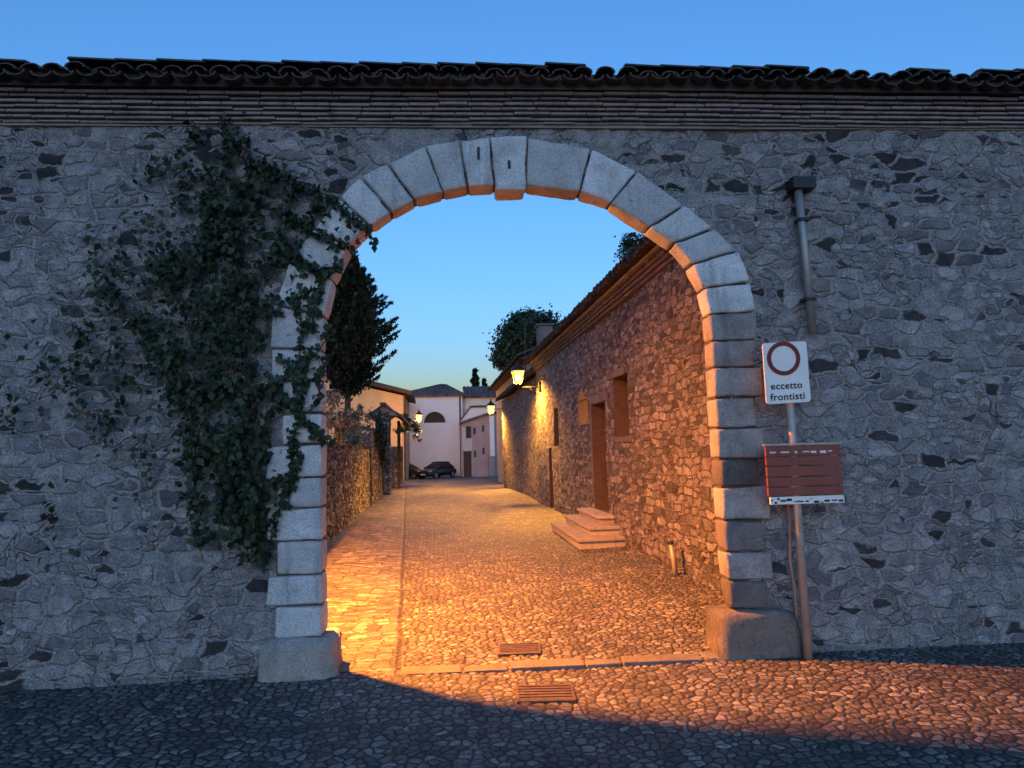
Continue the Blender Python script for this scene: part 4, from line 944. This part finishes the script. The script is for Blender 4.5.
# ------------------------------------------------------------------ buildings round the square
def roof_sheet(name, p00, p10, p11, p01, m, parent, pitch=.22, amp=.04, th=.1):
    """Tiled slope between two eave ends (p00, p10) and two ridge ends (p01, p11); corrugated like barrel tiles."""
    p00, p10, p11, p01 = map(Vector, (p00, p10, p11, p01)); n = max(8, int((p10-p00).length/pitch*6)); V = []; Fc = []; nr = (p10-p00).cross(p01-p00).normalized()
    if nr.z < 0: nr = -nr
    rows = 9
    for i in range(n+1):
        u = i/n; a, b = p00.lerp(p10, u), p01.lerp(p11, u); o = abs(sin(pi*u*(p10-p00).length/pitch))*amp
        for k in range(rows): V.append(tuple(a.lerp(b, k/(rows-1)) + nr*(o + (.018 if k % 2 else 0))))
        V.append(tuple(a - nr*th)); V.append(tuple(b - nr*th))
    w = rows+2
    for i in range(n):
        for k in range(rows-1): Fc.append((i*w+k, (i+1)*w+k, (i+1)*w+k+1, i*w+k+1))
        Fc += [(i*w+rows, (i+1)*w+rows, (i+1)*w, i*w), (i*w+rows, i*w+rows+1, (i+1)*w+rows+1, (i+1)*w+rows)]
    return mesh_obj(name, V, Fc, m, parent)
G = -.75
chx1 = at(463, 440, 60).x; chx0 = -3.6; ez = at(440, 397, 60).z
church = thing('white_church', 'white plastered church with a lunette window at the end of the street', 'church', (0, 64, G))
# front wall with a semicircular opening, built as strips round the lunette
la, lb, lt = at(424, 423, 60), at(445.5, 423, 60), at(434.5, 410, 60); lc = (la.x+lb.x)/2; lr = (lb.x-la.x)/2; lz = la.z
mb = MB()
def vbox(x0_, x1_, z0a, z0b, z1_): mb.quadbox([(x0_, 60, z0a), (x1_, 60, z0b), (x1_, 60.4, z0b), (x0_, 60.4, z0a), (x0_, 60, z1_), (x1_, 60, z1_), (x1_, 60.4, z1_), (x0_, 60.4, z1_)])
vbox(chx0, lc-lr, lz, lz, ez); vbox(lc+lr, chx1, lz, lz, ez); vbox(chx0, chx1, G-.2, G-.2, lz)
for k in range(16):
    t0, t1 = pi-pi*k/16, pi-pi*(k+1)/16; vbox(lc+lr*cos(t0), lc+lr*cos(t1), lz+lr*1.05*sin(t0), lz+lr*1.05*sin(t1), ez)
mb.box(((chx0+chx1)/2, 66.2, (ez+G)/2), (chx1-chx0, 11.6, ez-G)); mb.build('wall', M['white_plaster'], church)
mb = MB(); mb.prism([(lc+lr*cos(pi*k/16), 60.3, lz+lr*1.05*sin(pi*k/16)) for k in range(17)], (0, .06, 0)); lw = mb.build('lunette_window', M['glass'], church)
mb = MB()
for k in (-.5, 0, .5): mb.box((lc+lr*k, 60.27, lz+lr*.42), (.05, .05, lr*.84))
mb.box((lc, 60.27, lz+lr*.45), (lr*1.8, .05, .05)); mb.build('glazing_bar', M['iron'], lw)
mb = MB(); mb.box(((chx0+chx1)/2, 60.05, ez+.06), (chx1-chx0+.2, .5, .14)); mb.build('cornice', M['pale_plaster'], church)
ax = at(443, 385, 66)
e0, e1, e2, e3 = (chx0-.3, 59.6, ez+.12), (chx1+.3, 59.6, ez+.12), (chx1+.3, 72, ez+.12), (chx0-.3, 72, ez+.12)
roof_sheet('roof_slope', e0, e1, (ax.x+.25, 66, ax.z), (ax.x-.25, 66, ax.z), M['tile_far'], church, .42, .13)
roof_sheet('roof_slope', e1, e2, (ax.x+.25, 66.3, ax.z), (ax.x+.25, 66, ax.z), M['tile_far'], church, .42, .13)
roof_sheet('roof_slope', e3, e0, (ax.x-.25, 66, ax.z), (ax.x-.25, 66.3, ax.z), M['tile_far'], church, .42, .13)
for xx, nm in ((at(460.5, 440, 60).x, 'downpipe'), (at(408.5, 440, 59.9).x, 'downpipe')):
    mb = MB(); mb.tube([(xx, 59.9, G), (xx, 59.9, ez)], .07, 8); mb.build(nm, M['wood'], church)
# white nave wing to the right
wing = thing('white_wing', 'white church wing with a tiled roof to the right of the lunette wall', 'building', (4.5, 64, G))
wz = at(478, 397, 61.5).z; wr = at(478, 387, 66).z; wx1 = 7.5
mb = MB(); mb.box(((chx1+wx1)/2, 65, (wz+G)/2), (wx1-chx1-.02, 7, wz-G)); mb.build('wall', M['white_plaster'], wing)
roof_sheet('roof', (chx1+.3, 61.1, wz), (wx1, 61.1, wz), (wx1, 66, wr), (chx1+.3, 66, wr), M['tile_far'], wing, .42, .13)
lt_ = thing('white_lean_to', 'white lean-to with a sloping dark verge beside the church', 'building', (4.0, 60, G))
q0, q1, q2 = at(460.5, 421, 59.6), at(470.5, 407.5, 59.6), at(496, 407, 59.6)
mb = MB(); mb.prism([(q0.x, 59.6, G), (q2.x, 59.6, G), q2, q1, q0], (0, 1.6, 0)); mb.build('wall', M['white_plaster'], lt_)
mb = MB()
for a, b in ((q0, q1), (q1, q2)): mb.prism([a + Vector((0, -.2, 0)), b + Vector((0, -.2, 0)), b + Vector((0, -.2, .16)), a + Vector((0, -.2, .16))], (0, 1.9, 0))
mb.build('roof', M['wood'], lt_)
pk = thing('pink_house', 'small pink plastered house with pent roof, dark door and little windows', 'house', (3.9, 58.6, G))
px = lambda x, y: at(x, y, 58.0)
r0_, r1_, r2_ = px(459.5, 424), px(484, 415.5), px(500, 412)
wx0, wx1 = px(462, 440).x, px(503, 440).x
mb = MB(); mb.prism([(wx0, 58.0, G-.1), (wx1, 58.0, G-.1), (wx1, 58.0, r2_.z-.05), (px(484, 430).x, 58.0, r1_.z-.05), (wx0, 58.0, r0_.z)], (0, 1.5, 0)); mb.build('wall', M['pink_plaster'], pk)
mb = MB()
for a, b in ((r0_, r1_), (r1_, r2_)): mb.prism([a + Vector((0, -.45, -.02)), b + Vector((0, -.45, -.02)), b + Vector((0, -.45, .16)), a + Vector((0, -.45, .16))], (0, 1.95, 0))
mb.build('roof', M['tile_far'], pk)
mb = MB(); w0_, w1_, z0_, z1_ = wx0-.01, px(472, 430).x, G, r0_.z-.3; mb.box(((w0_+w1_)/2, 57.96, (z0_+z1_)/2+.0), (w1_-w0_, .06, z1_-z0_)); mb.build('pale_bay', M['pale_plaster'], pk)
def opening(name, x0, x1, y0, y1, m, front=57.9):
    a, b = px(x0, y0), px(x1, y1); mb = MB(); mb.box(((a.x+b.x)/2, front, (a.z+b.z)/2), (b.x-a.x, .1, a.z-b.z)); f = mb.build(name, m, pk)
    mb = MB(); w = .06
    mb.box((a.x-w/2, front-.02, (a.z+b.z)/2), (w, .12, a.z-b.z+2*w)); mb.box((b.x+w/2, front-.02, (a.z+b.z)/2), (w, .12, a.z-b.z+2*w)); mb.box(((a.x+b.x)/2, front-.02, a.z+w/2), (b.x-a.x, .12, w)); mb.build('frame', M['grey_plaster'], f)
opening('window', 466, 471, 426.5, 438, M['glass']); opening('door', 463.5, 471.5, 451.5, 476.8, M['wood'])
for x, y in ((483, 428.5), (483.5, 451), (475, 454), (474.5, 431)): opening('slit_window', x-.8, x+.8, y-3, y+3, M['dark'], 57.97)
mb = MB(); a, b = px(489, 416), px(494.5, 456); mb.box(((a.x+b.x)/2, 57.8, (a.z+b.z)/2), (b.x-a.x, .4, a.z-b.z)); mb.build('chimney_breast', M['white_plaster'], pk)
mb = MB(); a, b = px(488, 456.5), px(495, 477); mb.box(((a.x+b.x)/2, 57.75, (a.z+b.z)/2), (b.x-a.x, .5, a.z-b.z)); mb.build('base_block', M['grey_plaster'], pk)
yb = thing('yellow_house', 'ochre plastered house lit by the left lantern behind the gate canopy', 'house', (-6, 54, G))
pe = lambda x, y: at(x, y, 50.0)
a, b, c = pe(406, 394), pe(372, 386), pe(300, 366)
mb = MB(); mb.prism([(a.x-.1, 50, G-.2), a + Vector((-.1, 0, -.15)), b + Vector((0, 0, -.2)), c + Vector((0, 0, -.2)), (c.x, 50, G-.2)], (0, 9, 0)); mb.build('wall', M['orange_plaster'], yb)
mb = MB()
for p_, q_ in ((a + Vector((.5, 0, -.1)), b), (b, c)): mb.prism([p_ + Vector((0, -.7, .28)), q_ + Vector((0, -.7, .36)), q_ + Vector((0, -.7, 0)), p_ + Vector((0, -.7, -.02))], (0, 9.8, 0))
mb.build('roof', M['tile'], yb)
mb = MB(); a_, b_ = pe(380, 425), pe(386, 440); mb.box(((a_.x+b_.x)/2, 49.97, (a_.z+b_.z)/2), (b_.x-a_.x, .1, a_.z-b_.z)); mb.build('window', M['glass'], yb)
mb = MB(); xx = pe(405, 440).x; mb.tube([(xx, 49.9, G), (xx, 49.9, a.z-.2)], .08, 8); mb.build('downpipe', M['wood'], yb)

# ------------------------------------------------------------------ parked cars
def car(name, label, loc, yaw, paint):
    t = thing(name, label, 'car', loc, 'dark cars parked before the church'); t.rotation_euler.z = yaw
    def loft(st, n=20, e=2.6):
        mb = MB(); b = 0
        for y, hw, zb, zt in st:
            for k in range(n):
                th = 2*pi*k/n; cx_, sx_ = cos(th), sin(th)
                mb.V.append((math.copysign(abs(cx_)**(2/e), cx_)*hw, y, (zb+zt)/2 + math.copysign(abs(sx_)**(2/e), sx_)*(zt-zb)/2))
        for i in range(len(st)-1):
            for k in range(n): mb.F.append((i*n+k, i*n+(k+1) % n, (i+1)*n+(k+1) % n, (i+1)*n+k))
        mb.F.append(tuple(range(n))); mb.F.append(tuple((len(st)-1)*n+k for k in range(n))); return mb
    body = loft([(-1.98, .62, .30, .62), (-1.88, .80, .24, .72), (-1.5, .86, .2, .82), (-.9, .88, .2, .92), (0, .885, .2, .96), (1.0, .88, .2, .96), (1.6, .86, .22, .95), (1.88, .80, .26, .88), (1.95, .66, .34, .75)], e=3.2).build('body', paint, t, smooth=True, local=True)
    loft([(-1.0, .70, .80, .93), (-.55, .72, .80, 1.22), (-.15, .66, .80, 1.42), (.4, .66, .80, 1.475), (1.1, .66, .80, 1.43), (1.55, .68, .80, 1.2), (1.8, .66, .80, .95)], e=3.0).build('window', M['glass'], t, smooth=True, local=True)
    loft([(-.12, .56, 1.40, 1.455), (.4, .60, 1.42, 1.50), (1.1, .58, 1.40, 1.47), (1.3, .54, 1.34, 1.40)]).build('roof', paint, t, smooth=True, local=True)
    for sx_ in (-1, 1):
        for y in (-1.25, 1.22):
            mb = MB(); mb.tube([(sx_*.70, y, .31), (sx_*.89, y, .31)], .31, 18); w = mb.build('wheel', M['rubber'], t, local=True)
            mb = MB(); mb.tube([(sx_*.885, y, .31), (sx_*.905, y, .31)], .2, 14); mb.build('rim', M['alloy'], w, local=True)
        mb = MB(); mb.quadbox([(sx_*.42, -1.93, .58), (sx_*.72, -1.86, .58), (sx_*.74, -1.70, .58), (sx_*.42, -1.76, .58), (sx_*.44, -1.92, .70), (sx_*.72, -1.85, .73), (sx_*.74, -1.66, .75), (sx_*.44, -1.72, .71)]); mb.build('headlight', M['headlight'], t, local=True)
        mb = MB(); mb.box((sx_*.93, -.55, .98), (.16, .1, .11)); mb.build('mirror', paint, t, local=True)
    mb = MB(); mb.box((0, -1.99, .42), (.5, .02, .11)); mb.build('number_plate', M['white_sign'], t, local=True)
    return t
p = at(437, 477.5, 56.5); car('parked_car', 'black hatchback parked facing the street, right of the two cars', (p.x, 56.8, gz(56.8)-.02), radians(-38), M['car_paint'])
p = at(408, 477.5, 56.0); car('parked_car', 'dark red car half hidden by the pillar, left of the two cars', (p.x-.2, 57.6, gz(57.4)-.02), radians(62), M['car_paint_red'])
